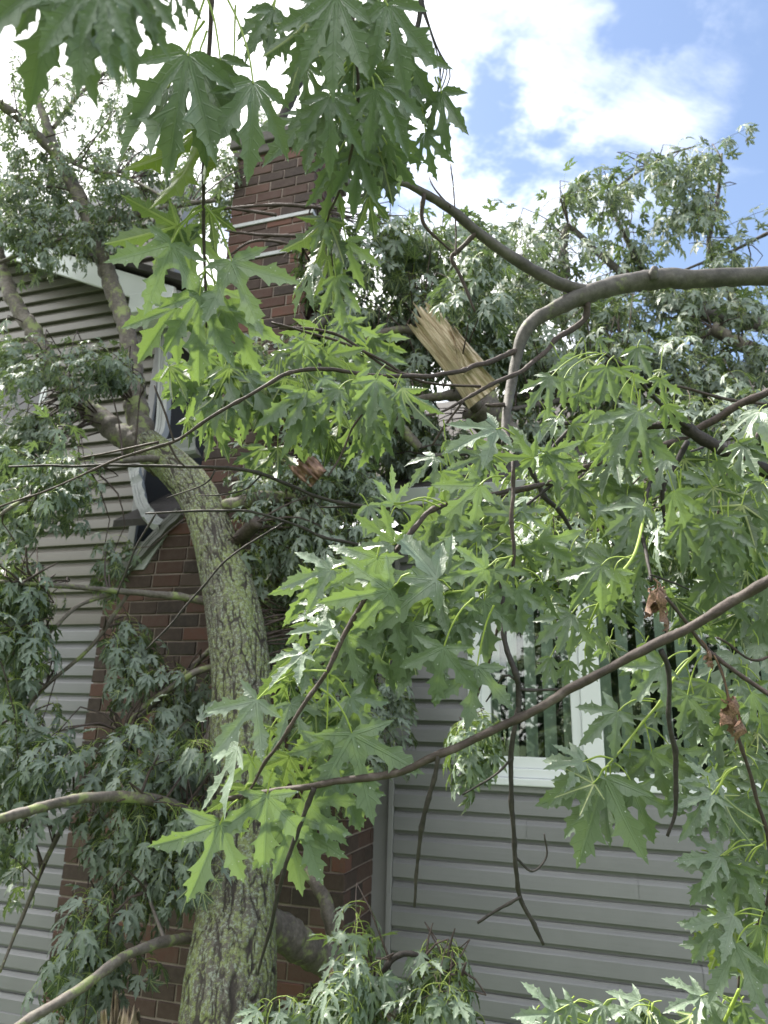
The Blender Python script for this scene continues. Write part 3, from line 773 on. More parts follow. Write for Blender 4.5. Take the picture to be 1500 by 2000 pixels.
class Plant:
    "a top-level thing made of limbs, twigs and leaves"
    def __init__(s, name, loc, label, cat, group=None):
        s.o = thing(name, loc, label, cat, group); s.leaves = []; s.twig = MB(); s.limbs = []; s.g = np.random.default_rng(sum(map(ord, label)))
    def limb(s, pts, m=None, name='limb', seg=12, step=0.02, bmp=0.14, bf=(6, 25), wig=0.12, keep=True):
        path = spline(np.array([[*P(x, y, d), w/F*d/2] for (x, y, d, w) in pts]), step)
        if wig:
            n = len(path); k = np.arange(n)*step/0.05
            for c in range(3): path[:, c] += wig*(vnoise(k, k*0+c*7.3, 11+c)-0.5)*path[:, 3]*2
        if name == 'twig' or m is M_TWIG:
            q = np.concatenate([[0], np.cumsum(np.linalg.norm(np.diff(path[:, :3], axis=0), axis=1))]); sp = 0.045*(0.8+0.6*s.g.random()); ph = (q % sp)/sp
            path[:, 3] *= 1+0.30*np.exp(-((ph-.5)/.09)**2)
        V, Fq = tube(path, seg, bump=bmp, bfreq=bf, seed=len(s.limbs)+3)
        n = len(V)
        # rounded ends
        V = np.vstack([V, path[0, :3], path[-1, :3]])
        ring = np.arange(seg); F2 = []
        tri0 = np.stack([np.full(seg, n), (ring+1) % seg, ring, ring], 1); tri1 = np.stack([np.full(seg, n+1), n-seg+ring, n-seg+(ring+1) % seg, n-seg+(ring+1) % seg], 1)
        faces = [list(map(int, f)) for f in Fq] + [list(map(int, f[:3])) for f in tri0] + [list(map(int, f[:3])) for f in tri1]
        o = part(name, new_mesh(name, V, faces, [m or M_LIMB]), s.o)
        if keep: s.limbs.append(path)
        return path
    def leaf(s, Jpt, axis, normal, L_, fam, var=None, tint=None, anchor='petiole'):
        a = nrm(axis); n = np.asarray(normal, float); n = nrm(n-a*np.dot(n, a)); x = np.cross(a, n)
        M = np.column_stack([x, a, n])*L_
        me, pe = fam[var if var is not None else s.g.integers(len(fam))]
        o = Jpt - (M @ pe if anchor == 'petiole' else 0)
        s.leaves.append((o, M, me, L_, s.g.random() if tint is None else tint))
    def spray(s, pts, L_, n, fam=LOW, droop=1.0, r0=0.003, lift=0.5, spread=1.0, start=0.15):
        g = s.g; path = np.asarray(pts, float)
        T, A, B = frames(path); m = len(path)
        ph = g.uniform(0, 6.28)
        s.twig.tube(np.column_stack([path, np.linspace(r0, r0*0.5, m)]), seg=4)
        for k in range(n):
            t = start+(1-start)*(k+0.5)/n; f = t*(m-1); i = min(m-2, int(f)); N0 = path[i]*(1-f+i)+path[i+1]*(f-i)
            for sd in (0, 1):
                th = ph + (k % 2)*math.pi/2 + sd*math.pi + g.normal()*0.35
                o = A[i]*math.cos(th)+B[i]*math.sin(th); o = nrm(o+UP*0.15)
                ax = o*g.uniform(.25, .8)*spread + T[i]*g.uniform(.1, .5) - UP*droop*g.uniform(.45, 1.15) + g.normal(size=3)*.18
                nn = UP*lift + o*0.6 + g.normal(size=3)*0.35
                s.leaf(N0, ax, nn, L_*g.uniform(.72, 1.12), fam)
        for k in range(2):
            ax = T[-1]*0.7-UP*droop*0.5+g.normal(size=3)*.35; s.leaf(path[-1], ax, UP*lift+g.normal(size=3)*.4, L_*g.uniform(.5, .9), fam)
    def mass(s, poly, d0, d1, n, length, L_, nodes, fam=LOW, droop=1.0, down=0.35, connect=True, lift=0.5, dirbias=(0, 0, 0), r0=0.003):
        g = s.g; poly = np.array(poly, float); lo, hi = poly.min(0), poly.max(0)
        allp = np.vstack([l[:, :3] for l in s.limbs]) if s.limbs else None
        made = 0
        while made < n:
            x, y = g.uniform(lo, hi); ins = False; j = len(poly)-1
            for i in range(len(poly)):
                if (poly[i][1] > y) != (poly[j][1] > y) and x < (poly[j][0]-poly[i][0])*(y-poly[i][1])/(poly[j][1]-poly[i][1])+poly[i][0]: ins = not ins
                j = i
            if not ins: continue
            made += 1
            B = P(x, y, g.uniform(d0, d1)); d = nrm(g.normal(size=3))*0.7 + np.array(dirbias)
            near = None
            if allp is not None:
                k = np.argmin(((allp-B)**2).sum(1)); near = allp[k]; d = d + nrm(B-near)*0.8
            d = nrm(d - UP*down); le = length*g.uniform(.6, 1.25); p = B-d*le*0.5; pts = [p]
            for q in range(6):
                d = nrm(d - UP*0.13*droop + g.normal(size=3)*0.08); p = p+d*le/6; pts.append(p)
            s.spray(pts, L_, nodes, fam, droop=droop, lift=lift, r0=r0)
            if connect and near is not None and np.linalg.norm(near-pts[0]) < 0.75:
                S = pts[0]; Q = (near+S)/2 + UP*0.06*np.linalg.norm(near-S)+g.normal(size=3)*0.05*np.linalg.norm(near-S)
                c = spline(np.vstack([near, Q, S]), 0.08); s.twig.tube(np.column_stack([c, np.linspace(r0*2.2, r0, len(c))]), seg=5)
    def finish(s, nmax=300, twigm=None, leafname='leaf'):
        if s.twig.n: part('twigs', s.twig.build('twigs', [twigm or M_TWIG]), s.o, 'stuff')
        sc = []
        for lf in s.leaves:
            c = lf[0]+lf[1][:, 1]*0.5; x, y, d = to_px(c)
            sc.append(-(lf[3]/d) if (d > 0.05 and -30 < x < 1530 and -30 < y < 2030) else 0.0)
        idx = np.argsort(sc)
        pi = s.o.name
        for k in idx[:nmax]:
            if sc[k] == 0.0: nmax = min(nmax, list(idx).index(k)); break
            o_, M_, me, L_, t = s.leaves[k]
            ob = bpy.data.objects.new(leafname, me); SC.collection.objects.link(ob); ob.parent = s.o
            ob.matrix_parent_inverse = WM[pi].inverted()
            mm = Matrix(M_.tolist()).to_4x4(); mm.translation = Vector(o_); ob.matrix_basis = mm
        rest = idx[nmax:]
        if len(rest):
            groups = {}
            for k in rest: groups.setdefault(s.leaves[k][2].name, []).append(k)
            Vs, Ts, MIs, UVs, At = [], [], [], [], []; base = 0; mats = None
            for nm, ks in groups.items():
                co, tri, mi, uv = ARR[nm]; mats = list(s.leaves[ks[0]][2].materials) if mats is None else mats
                Ms = np.stack([s.leaves[k][1] for k in ks]); Os = np.stack([s.leaves[k][0] for k in ks]); nv = len(co)
                V = np.einsum('vj,kij->kvi', co, Ms)+Os[:, None, :]
                Vs.append(V.reshape(-1, 3)); Ts.append((tri[None]+(np.arange(len(ks))*nv)[:, None, None]+base).reshape(-1, 3))
                MIs.append(np.tile(mi, len(ks))); UVs.append(np.tile(uv, (len(ks), 1)))
                At.append(np.repeat([s.leaves[k][4] for k in ks], nv)); base += nv*len(ks)
            me = new_mesh('foliage', np.vstack(Vs), np.vstack(Ts), mats, mi=np.concatenate(MIs), uv=np.vstack(UVs), attrs={'tint': np.concatenate(At)})
            part('foliage', me, s.o, 'stuff')
        return len(s.leaves)

# ------------------------------------------------------------------ the fallen tree leaning on the chimney
TR = Plant('fallen_tree', P(445, 2150, 2.1), 'fallen silver maple leaning on the brick chimney, thick mossy trunk forking over the wall', 'fallen tree')
def trunk(pts, m, parent, seg=190, step=0.006):
    path = spline(np.array([[*P(x, y, d), w/F*d/2] for (x, y, d, w) in pts]), step)
    p = path[:, :3]; r = path[:, 3]; T, A, B = frames(p); n = len(p)
    s = np.concatenate([[0], np.cumsum(np.linalg.norm(np.diff(p, axis=0), axis=1))])
    nu = 30; th = np.linspace(0, 2*math.pi, seg, endpoint=False)
    U = np.tile(th/(2*math.pi)*nu, (n, 1)); Vv = np.tile((s/0.20)[:, None], (1, seg))
    w1 = vnoise(U*0.8 % 1e9, Vv*1.6, 1); U2 = U + (vnoise(U, Vv*2.2, 2, nu)-0.5)*1.3+(vnoise(U*3, Vv*9, 5, nu*3)-0.5)*0.35; V2 = Vv + (vnoise(U, Vv*2.0, 3, nu)-0.5)*0.9
    iu, iv = np.floor(U2).astype(int), np.floor(V2).astype(int)
    f1 = np.full(U.shape, 9.0); f2 = np.full(U.shape, 9.0); idh = np.zeros(U.shape)
    def hsh(a, b, k):
        q = ((a % nu)*73856093 ^ b*19349663 ^ k*83492791) & 0x7fffffff; q = ((q ^ (q >> 13))*1274126177) & 0x7fffffff; return ((q ^ (q >> 16)) & 0xffff)/65535.0
    for du in (-1, 0, 1):
        for dv in (-1, 0, 1):
            a, b_ = iu+du, iv+dv; d = np.hypot(a+hsh(a, b_, 1)-U2, (b_+hsh(a, b_, 2)-V2))
            new = d < f1; f2 = np.where(new, f1, np.minimum(f2, d)); idh = np.where(new, hsh(a, b_, 4), idh); f1 = np.where(new, d, f1)
    e = np.clip((f2-f1)/0.22 + (vnoise(U*1.3, Vv*1.6, 31)-0.55)*0.8, 0, 1); ridge = e*e*(3-2*e)
    fine = vnoise(U*4, Vv*9, 8, nu*4)*0.6+vnoise(U*9, Vv*22, 9, nu*9)*0.4
    disp = (ridge-1)*0.55 + (idh-0.5)*0.28*ridge + (fine-0.5)*0.30 + (vnoise(U*0.25, Vv*0.3, 12)-0.5)*0.3
    amp = 0.0115+0.05*r[:, None]*0.3
    rr = r[:, None] + disp*amp
    V = p[:, None, :] + (A[:, None, :]*np.cos(th)[None, :, None]+B[:, None, :]*np.sin(th)[None, :, None])*rr[:, :, None]
    i = np.arange(n-1)[:, None]*seg; j = np.arange(seg)[None, :]; j2 = (j+1) % seg
    Fq = np.stack([i+j, i+j2, i+seg+j2, i+seg+j], -1).reshape(-1, 4)
    rd = np.clip(ridge*0.65+fine*0.35, 0, 1)
    o = part('trunk', new_mesh('trunk', V.reshape(-1, 3), Fq, [m], attrs={'ridge': rd.ravel()}), parent.o)
    parent.limbs.append(path[::10]); return path
trunk([(440, 2150, 2.15, 200), (445, 2000, 2.3, 188), (452, 1900, 2.42, 178), (460, 1780, 2.58, 152), (470, 1600, 2.83, 132), (472, 1400, 3.1, 118), (467, 1270, 3.3, 112), (446, 1150, 3.52, 98), (418, 1050, 3.74, 82), (395, 985, 3.92, 76), (362, 935, 4.1, 74), (320, 895, 4.25, 66), (288, 868, 4.36, 60)], M_TRUNK, TR)
TR.limb([(292, 880, 4.34, 58), (272, 830, 4.45, 47), (264, 770, 4.55, 41), (255, 700, 4.65, 36), (243, 630, 4.72, 33), (215, 550, 4.85, 33), (188, 460, 5.0, 30), (150, 375, 5.1, 27), (108, 300, 5.2, 23), (88, 235, 5.3, 17), (70, 170, 5.4, 11), (62, 90, 5.5, 7)], seg=20)
TR.limb([(320, 900, 4.28, 62), (285, 880, 4.33, 54), (230, 845, 4.45, 45), (170, 795, 4.55, 40), (110, 735, 4.6, 36), (60, 640, 4.65, 32), (28, 590, 4.7, 29), (10, 540, 4.8, 24), (-20, 450, 5.0, 22), (-90, 330, 5.2, 18)], seg=20)
TR.limb([(112, 305, 5.18, 20), (70, 262, 5.1, 19), (30, 225, 5.0, 18), (-20, 190, 4.9, 15)], seg=12)
TR.limb([(105, 250, 5.28, 9), (150, 190, 5.4, 8), (210, 135, 5.5, 6), (260, 60, 5.6, 4)], seg=8)
TR.limb([(180, 440, 5.0, 14), (230, 425, 5.0, 14), (290, 418, 4.9, 13), (350, 400, 4.8, 11), (420, 392, 4.7, 7)], seg=10)
TR.limb([(192, 470, 4.98, 10), (100, 470, 4.9, 8), (30, 500, 4.8, 8), (-20, 520, 4.7, 7)], seg=8)
TR.limb([(108, 300, 5.15, 9), (170, 330, 5.0, 7), (240, 345, 4.9, 6), (310, 380, 4.7, 6), (345, 412, 4.6, 4)], seg=8)
TR.limb([(405, 1175, 3.5, 17), (350, 1165, 3.45, 15), (260, 1157, 3.35, 12), (150, 1147, 3.2, 10), (60, 1140, 3.05, 9), (-30, 1135, 2.9, 7)], seg=10, bf=(4, 40))
TR.limb([(215, 1160, 3.32, 10), (150, 1185, 3.2, 8), (90, 1240, 3.1, 7), (0, 1290, 3.0, 5)], seg=8)
TR.limb([(250, 1160, 3.35, 8), (180, 1260, 3.3, 8), (90, 1340, 3.2, 7), (40, 1400, 3.15, 6)], seg=8)
TR.limb([(412, 1618, 2.8, 26), (370, 1590, 2.75, 24), (310, 1565, 2.65, 23), (220, 1556, 2.55, 21), (130, 1565, 2.45, 20), (60, 1582, 2.35, 20), (-40, 1610, 2.25, 18)], seg=14, bf=(5, 30))
TR.limb([(400, 1830, 2.55, 22), (350, 1835, 2.45, 20), (300, 1845, 2.35, 19), (240, 1870, 2.25, 19), (160, 1930, 2.15, 20), (60, 1990, 2.05, 20), (0, 2030, 2.0, 20)], seg=14, bf=(5, 30))
TR.limb([(322, 1838, 2.38, 9), (308, 1800, 2.45, 7), (290, 1750, 2.55, 7), (275, 1690, 2.7, 7), (262, 1645, 2.8, 6)], seg=8)
TR.limb([(440, 990, 3.85, 30), (480, 982, 3.8, 32), (530, 975, 3.85, 34), (600, 985, 3.95, 30), (680, 1010, 4.1, 22)], seg=14)
TR.limb([(450, 1075, 3.7, 30), (475, 1045, 3.6, 28), (503, 1018, 3.5, 24)], M_STICK, seg=12, name='broken_stub')
TR.limb([(500, 1790, 2.62, 66), (560, 1830, 2.75, 64), (640, 1880, 2.95, 60), (720, 1950, 3.05, 50), (800, 2040, 3.1, 40)], seg=22)
TR.limb([(590, 1690, 3.2, 20), (620, 1730, 3.1, 24), (640, 1780, 3.0, 26), (655, 1870, 2.98, 28)], seg=12)
TR.limb([(440, 1300, 3.3, 16), (390, 1310, 3.25, 14), (330, 1345, 3.2, 12), (270, 1390, 3.15, 9), (240, 1430, 3.1, 6)], seg=8)
TR.limb([(430, 1330, 3.25, 14), (412, 1420, 3.1, 13), (390, 1500, 3.0, 11), (355, 1560, 2.95, 8)], seg=8)
TR.limb([(430, 1250, 3.4, 10), (250, 1430, 3.3, 12), (120, 1620, 3.0, 10), (40, 1800, 2.9, 7), (0, 1900, 2.8, 5)], seg=8)
TR.limb([(430, 1400, 3.2, 10), (330, 1550, 3.1, 10), (270, 1700, 2.9, 8), (190, 1830, 2.75, 6)], seg=8)
TR.limb([(330, 895, 4.2, 16), (240, 900, 3.9, 12), (140, 930, 3.6, 10), (40, 980, 3.3, 8), (-20, 1020, 3.2, 6)], seg=8)
# foliage masses of the tree (outline in the photo, depth range)
TR.mass([(0, 60), (110, 130), (250, 110), (250, 280), (130, 260), (0, 250)], 4.9, 5.8, 24, .42, .075, 7)
TR.mass([(0, 250), (100, 250), (170, 330), (170, 470), (0, 460)], 4.7, 5.5, 44, .42, .08, 8, lift=.8)
TR.mass([(170, 330), (340, 350), (440, 340), (400, 410), (300, 430), (200, 440)], 4.6, 5.4, 26, .40, .075, 7)
TR.mass([(170, 260), (330, 280), (340, 340), (180, 330)], 4.9, 5.6, 12, .38, .08, 6)
TR.mass([(0, 430), (250, 410), (270, 450), (140, 490), (0, 500)], 4.6, 5.0, 22, .34, .08, 7)
TR.mass([(60, 680), (120, 665), (240, 690), (250, 740), (150, 765), (70, 740)], 3.9, 4.3, 22, .34, .075, 8, lift=.9)
TR.mass([(0, 640), (60, 640), (70, 720), (0, 740)], 4.2, 4.6, 9, .34, .08, 7)
TR.mass([(0, 770), (90, 790), (130, 850), (130, 910), (0, 940)], 4.1, 4.5, 34, .4, .085, 8)
TR.mass([(0, 920), (110, 880), (190, 890), (170, 950), (60, 980), (0, 1040)], 3.2, 3.9, 22, .38, .085, 8, lift=.9)
TR.mass([(0, 1040), (90, 1050), (60, 1150), (0, 1180)], 3.0, 3.4, 14, .36, .085, 8, lift=.8)
TR.mass([(190, 1030), (260, 1040), (250, 1120), (200, 1120)], 3.7, 3.9, 5, .3, .075, 6)
TR.mass([(0, 1150), (90, 1140), (60, 1320), (0, 1340)], 2.9, 3.4, 19, .4, .09, 8, lift=.8)
TR.mass([(0, 1360), (60, 1360), (110, 1420), (90, 1560), (30, 1600), (0, 1740)], 2.8, 3.2, 21, .42, .09, 8, lift=.6)
TR.mass([(200, 1210), (300, 1220), (340, 1260), (330, 1300), (280, 1300), (200, 1280)], 3.2, 3.5, 9, .36, .085, 8, lift=.8)
TR.mass([(300, 1330), (400, 1310), (410, 1450), (330, 1450)], 3.2, 3.5, 11, .38, .085, 8)
TR.mass([(160, 1420), (250, 1400), (400, 1420), (400, 1530), (260, 1540), (190, 1470)], 2.75, 3.2, 27, .42, .09, 8, lift=.8)
TR.mass([(230, 1570), (400, 1560), (390, 1690), (350, 1730), (260, 1730), (250, 1650)], 2.6, 3.0, 24, .42, .085, 8, lift=.7)
TR.mass([(120, 1770), (200, 1770), (220, 1850), (150, 1870)], 2.4, 2.7, 10, .36, .085, 8, lift=.8)
TR.mass([(150, 1860), (230, 1840), (200, 1900), (150, 1900)], 2.5, 2.8, 5, .34, .085, 8)
TR.mass([(300, 300), (450, 270), (455, 400), (330, 400)], 5.0, 5.6, 10, .36, .075, 7)
# behind and right of the trunk
TR.mass([(470, 900), (560, 870), (740, 880), (740, 1000), (500, 1000)], 3.7, 4.2, 44, .42, .085, 8, lift=.8)
TR.mass([(490, 1000), (720, 1000), (700, 1330), (540, 1300), (500, 1150)], 3.6, 4.1, 66, .42, .09, 8)
TR.mass([(560, 1230), (760, 1230), (790, 1400), (600, 1430)], 3.4, 3.7, 24, .4, .09, 8)
TR.mass([(620, 1420), (700, 1420), (720, 1500), (630, 1500)], 3.3, 3.5, 4, .3, .08, 6)
print('tree leaves', TR.finish())

# ------------------------------------------------------------------ hand placed leaves
HG = np.random.default_rng(21)
def hleaf(pl, node, base, tip, d, tilt=None, roll=None, top=1, tint=None, dn=None, fam=HERO, var=None, m=None):
    "node on the twig, base of the blade and its tip in photo pixels; d depth; tilt moves the tip towards (-) or away (+); roll turns the blade about its rib"
    g = HG
    Lp = math.hypot(tip[0]-base[0], tip[1]-base[1])/F*d
    tl = g.uniform(-.45, .35) if tilt is None else tilt
    Bp = P(*base, d); Tp = P(*tip, d+tl*Lp); ax = Tp-Bp; L_ = np.linalg.norm(ax); ax = ax/L_
    c = nrm(EYE-Bp); r = g.uniform(-.5, .5) if roll is None else roll
    n = c-ax*np.dot(c, ax); n = nrm(n); x = np.cross(ax, n); n = (n*math.cos(r)+x*math.sin(r))*top
    x = np.cross(ax, n); M = np.column_stack([x, ax, n])*L_
    me, pe = fam[int(g.integers(len(fam))) if var is None else var]
    ob = bpy.data.objects.new('leaf', me); SC.collection.objects.link(ob); ob.parent = pl.o
    ob.matrix_parent_inverse = WM[pl.o.name].inverted()
    mm = Matrix(M.tolist()).to_4x4(); mm.translation = Vector(Bp); ob.matrix_basis = mm
    WM[ob.name] = mm
    if node is not None:
        Np = P(*node, d if dn is None else dn); ln = np.linalg.norm(Np-Bp)
        q = spline(np.array([Np, (Np*0.6+Bp*0.4)+UP*ln*0.14, (Np*0.2+Bp*0.8)+UP*ln*0.09-ax*0.004, Bp+ax*0.002]), max(0.006, ln/10))
        V, Fq = tube(np.column_stack([q, np.linspace(.0013, .0010, len(q))]), 6)
        po = part('petiole', new_mesh('petiole', V, Fq, [M_PET]), pl.o)
        po.parent = ob; po.matrix_parent_inverse = mm.inverted()
    return ob
def dead_leaf(pl, base, tip, d, w=0.16, seed=1, node=None):
    me0, _ = leaf_mesh('dead_leaf', 300+seed, True, [M_DEAD, M_DEAD, M_DEAD], petiole=False, curl=0.1, fold=0.6)
    r = random.Random(seed); V = mesh_arrays(me0).astype(float)
    x, y, z = V[:, 0].copy(), V[:, 1].copy(), V[:, 2].copy()
    rad = 0.8*w*(0.45+1.0*np.clip(y+.25, 0, 1)*(1.25-np.clip(y, 0, 1.1))); a = x*6.5+0.7*np.sin(5*y+seed)
    rad = rad*(1+0.28*np.sin(3*a+4*y)+0.16*np.sin(11*y+7*x))
    V[:, 0] = rad*np.sin(a); V[:, 2] = rad*np.cos(a)+z*0.5; V[:, 1] = np.where(y < 0, -y*0.45+0.05, y)+0.03*np.sin(9*x)
    me0.vertices.foreach_set('co', V.astype(np.float32).ravel()); me0.update()
    Bp, Tp = P(*base, d), P(*tip, d); ax = Tp-Bp; L_ = np.linalg.norm(ax); ax /= L_; n = nrm(np.cross(ax, [1, .3, .2])); xx = np.cross(ax, n)
    ob = bpy.data.objects.new('dead_leaf', me0); SC.collection.objects.link(ob); ob.parent = pl.o; ob.matrix_parent_inverse = WM[pl.o.name].inverted()
    mm = Matrix((np.column_stack([xx, ax, n])*L_).tolist()).to_4x4(); mm.translation = Vector(Bp); ob.matrix_basis = mm
    ob['label'] = 'dry brown curled leaf'
    if node:
        q = spline(np.array([P(*node, d), P((node[0]+base[0])/2+4, (node[1]+base[1])/2, d), Bp+ax*0.01]), 0.01)
        V, Fq = tube(np.column_stack([q, np.full(len(q), .0012)]), 6)
        part('dead_petiole', new_mesh('dead_petiole', V, Fq, [M_DEAD]), pl.o)
def hang(pl, a, b, n, Lpx, d, jitter=18, fam=DROOP, up=45, spread=0.5, top=0.8):
    "a row of leaves hanging from a twig between two pixels"
    for i in range(n):
        t = (i+0.5)/n; x = a[0]+(b[0]-a[0])*t+HG.normal()*jitter; y = a[1]+(b[1]-a[1])*t+HG.normal()*jitter*.8
        an = HG.normal()*spread; L_ = Lpx*HG.uniform(.7, 1.12); dd = d*HG.uniform(.96, 1.06)
        hleaf(pl, (x-math.sin(an)*up*.9+HG.normal()*8, y-up*HG.uniform(.4, 1.1)), (x, y), (x+math.sin(an)*L_, y+math.cos(an)*L_), dd, fam=fam, top=1 if HG.random() < top else -1, roll=HG.uniform(-.8, .8))

# --- bright leafy branch in the middle foreground
A = Plant('leafy_branch', P(1000, 880, 1.0), 'bright green leafy maple branch hanging in front of the mossy trunk', 'branch', 'broken maple branches')
A.limb([(1062, 945, 1.12, 8), (870, 985, 1.0, 10), (815, 1025, 0.96, 10), (765, 1085, 0.93, 10), (725, 1150, 0.9, 10), (690, 1212, 0.88, 10), (660, 1270, 0.87, 10), (640, 1312, 0.86, 9), (620, 1340, 0.86, 9), (590, 1382, 0.85, 8), (545, 1455, 0.85, 7), (518, 1490, 0.85, 7), (490, 1540, 0.85, 5), (470, 1562, 0.85, 4)], M_TWIG, 'twig', 9, 0.008, 0.12, (4, 90), 0.6)
A.limb([(986, 846, 1.62, 10), (993, 862, 1.3, 9), (1000, 890, 1.04, 8), (1003, 960, 1.0, 8), (998, 1010, 0.99, 8), (1003, 1075, 0.98, 7), (1000, 1120, 0.98, 5)], M_TWIG, 'twig', 9, 0.008, 0.12, (4, 90), 0.6)
A.limb([(1000, 1090, 0.98, 6), (960, 1145, 0.95, 5), (900, 1155, 0.92, 5), (850, 1160, 0.9, 4)], M_PET, 'twig', 7, 0.008)
for a in [((638, 1310), (502, 1367), (408, 1483), .84, -.2, .35), ((640, 1312), (637, 1444), (612, 1545), .86, .1, -.2), ((626, 1345), (688, 1432), (730, 1618), .85, 0, .15), ((645, 1318), (683, 1360), (745, 1455), .9, .2, -.3),
          ((535, 1500), (522, 1552), (511, 1725), .84, -.1, .1), ((465, 1562), (430, 1608), (363, 1775), .84, -.1, -.15), ((560, 1500), (590, 1560), (681, 1657), .88, .1, .5), ((545, 1520), (578, 1590), (635, 1735), .9, 0, -.1),
          ((530, 1540), (560, 1600), (590, 1757), .92, .1, .3), ((640, 1420), (666, 1520), (707, 1634), .93, .2, 0), ((655, 1263), (593, 1275), (518, 1342), .85, -.4, .8), ((500, 1500), (466, 1460), (394, 1586), .85, .1, 1.2),
          ((655, 1240), (650, 1228), (560, 1228), .88, -.4, .9), ((668, 1250), (610, 1280), (588, 1350), .9, .2, .2)]:
    hleaf(A, *a)
for a in [((610, 1360), (615, 1385), (560, 1452), .92, .1, .3), ((600, 1370), (565, 1330), (538, 1392), .92, .1, -.2), ((580, 1395), (530, 1420), (520, 1480), .92, .1, .4), ((560, 1450), (600, 1480), (590, 1540), .94, .2, .2), ((545, 1455), (565, 1480), (545, 1560), .93, .2, .2), ((640, 1330), (660, 1400), (650, 1470), .95, .2, 0), ((500, 1530), (480, 1540), (470, 1640), .9, .2, .2)]:
    hleaf(A, *a, top=-1)
for a in [((800, 1120), (762, 1151), (617, 1183), .86, -.1, -.2), ((880, 1150), (853, 1132), (668, 1112), .88, .1, .3), ((885, 1120), (871, 1124), (800, 1045), .9, .3, .2), ((730, 1110), (648, 1113), (538, 1140), .9, -.2, .5),
          ((790, 1050), (770, 1060), (690, 1003), .93, .2, -.6), ((790, 1060), (765, 1064), (684, 1060), .93, .2, .6), ((985, 1090), (948, 1111), (860, 1137), .9, -.5, -.3), ((1003, 1085), (965, 1112), (1008, 1175), .93, -.2, .3),
          ((925, 1168), (867, 1263), (842, 1398), .84, .1, .1), ((965, 1182), (932, 1301), (912, 1433), .86, 0, -.25), ((930, 1170), (892, 1210), (925, 1290), .93, .2, -.2), ((870, 1160), (805, 1215), (755, 1352), .9, .2, .3),
          ((815, 1160), (770, 1185), (705, 1285), .9, .1, .2), ((850, 1165), (790, 1250), (770, 1335), .93, .2, -.3), ((760, 1160), (725, 1250), (690, 1340), .92, .2, .2), ((900, 1160), (850, 1190), (830, 1290), .95, .2, .4), ((700, 1210), (690, 1270), (640, 1350), .93, .1, .1),
          ((720, 1160), (640, 1180), (570, 1215), .93, -.3, .7), ((760, 1100), (700, 1090), (610, 1110), .97, .1, .6), ((920, 1160), (905, 1180), (860, 1250), .97, .2, -.3), ((720, 1170), (672, 1200), (600, 1290), .95, -.1, .6)]:
    hleaf(A, *a)
for a in [((1005, 850), (971, 838), (862, 880), 1.0, -.3, .7), ((1015, 905), (1043, 894), (948, 892), 1.0, .2, -.3), ((1020, 900), (1040, 885), (1005, 825), 1.02, .2, .3), ((1050, 875), (1065, 885), (1142, 924), 1.0, -.2, .4), ((1055, 880), (1072, 888), (1100, 946), 1.0, .1, .2),
          ((985, 930), (936, 948), (850, 1025), .98, -.1, -.2), ((990, 905), (940, 892), (868, 920), 1.0, -.2, .5), ((1003, 985), (1000, 1005), (948, 955), 1.0, .2, .5), ((1005, 1020), (1055, 1053), (1130, 1112), 1.0, .2, .3), ((1003, 1040), (1022, 1068), (1048, 1130), 1.0, .1, .9),
          ((1020, 1110), (1060, 1140), (1092, 1220), .98, .1, .8), ((868, 910), (850, 894), (795, 940), 1.05, -.4, .6), ((870, 985), (768, 985), (764, 905), .97, .1, .9), ((860, 990), (765, 988), (725, 965), .97, -.2, 1.0), ((985, 1000), (930, 1030), (900, 1110), 1.02, .2, 0), ((1000, 960), (975, 990), (930, 1070), 1.04, .2, .3),
          ((1003, 1050), (960, 1075), (905, 1085), 1.0, -.3, .6), ((1003, 1010), (1020, 1000), (1075, 1035), 1.05, .2, -.2), ((1000, 1110), (985, 1160), (970, 1240), 1.0, .2, .6), ((1000, 1120), (1015, 1160), (1025, 1230), 1.0, .2, -.5)]:
    hleaf(A, *a)
hang(A, (720, 1000), (860, 1040), 5, 80, 1.05); hang(A, (860, 920), (990, 970), 6, 90, 1.08); hang(A, (870, 1050), (990, 1110), 6, 95, 1.02); hang(A, (720, 1180), (900, 1200), 9, 110, .97, top=.5)
hang(A, (860, 860), (960, 880), 4, 75, 1.1); hang(A, (560, 1180), (660, 1200), 4, 85, 1.0)

hang(A, (720, 1090), (860, 1130), 4, 130, .92, fam=HERO, up=30); hang(A, (760, 1170), (1000, 1150), 7, 135, .93, fam=HERO, up=30); hang(A, (860, 1130), (1000, 1060), 5, 115, .97, fam=HERO, up=30)
hang(A, (600, 1130), (820, 1180), 8, 125, .95, fam=HERO, up=30); hang(A, (640, 1240), (800, 1260), 7, 130, .94, fam=HERO, up=30); hang(A, (800, 1000), (960, 1020), 6, 110, 1.0, fam=HERO, up=30); hang(A, (560, 1380), (680, 1400), 4, 130, .92, fam=HERO, up=30); hang(A, (560, 1250), (640, 1340), 4, 110, .92, fam=HERO, up=30); hang(A, (480, 1480), (640, 1500), 5, 130, .95, fam=HERO, up=30)
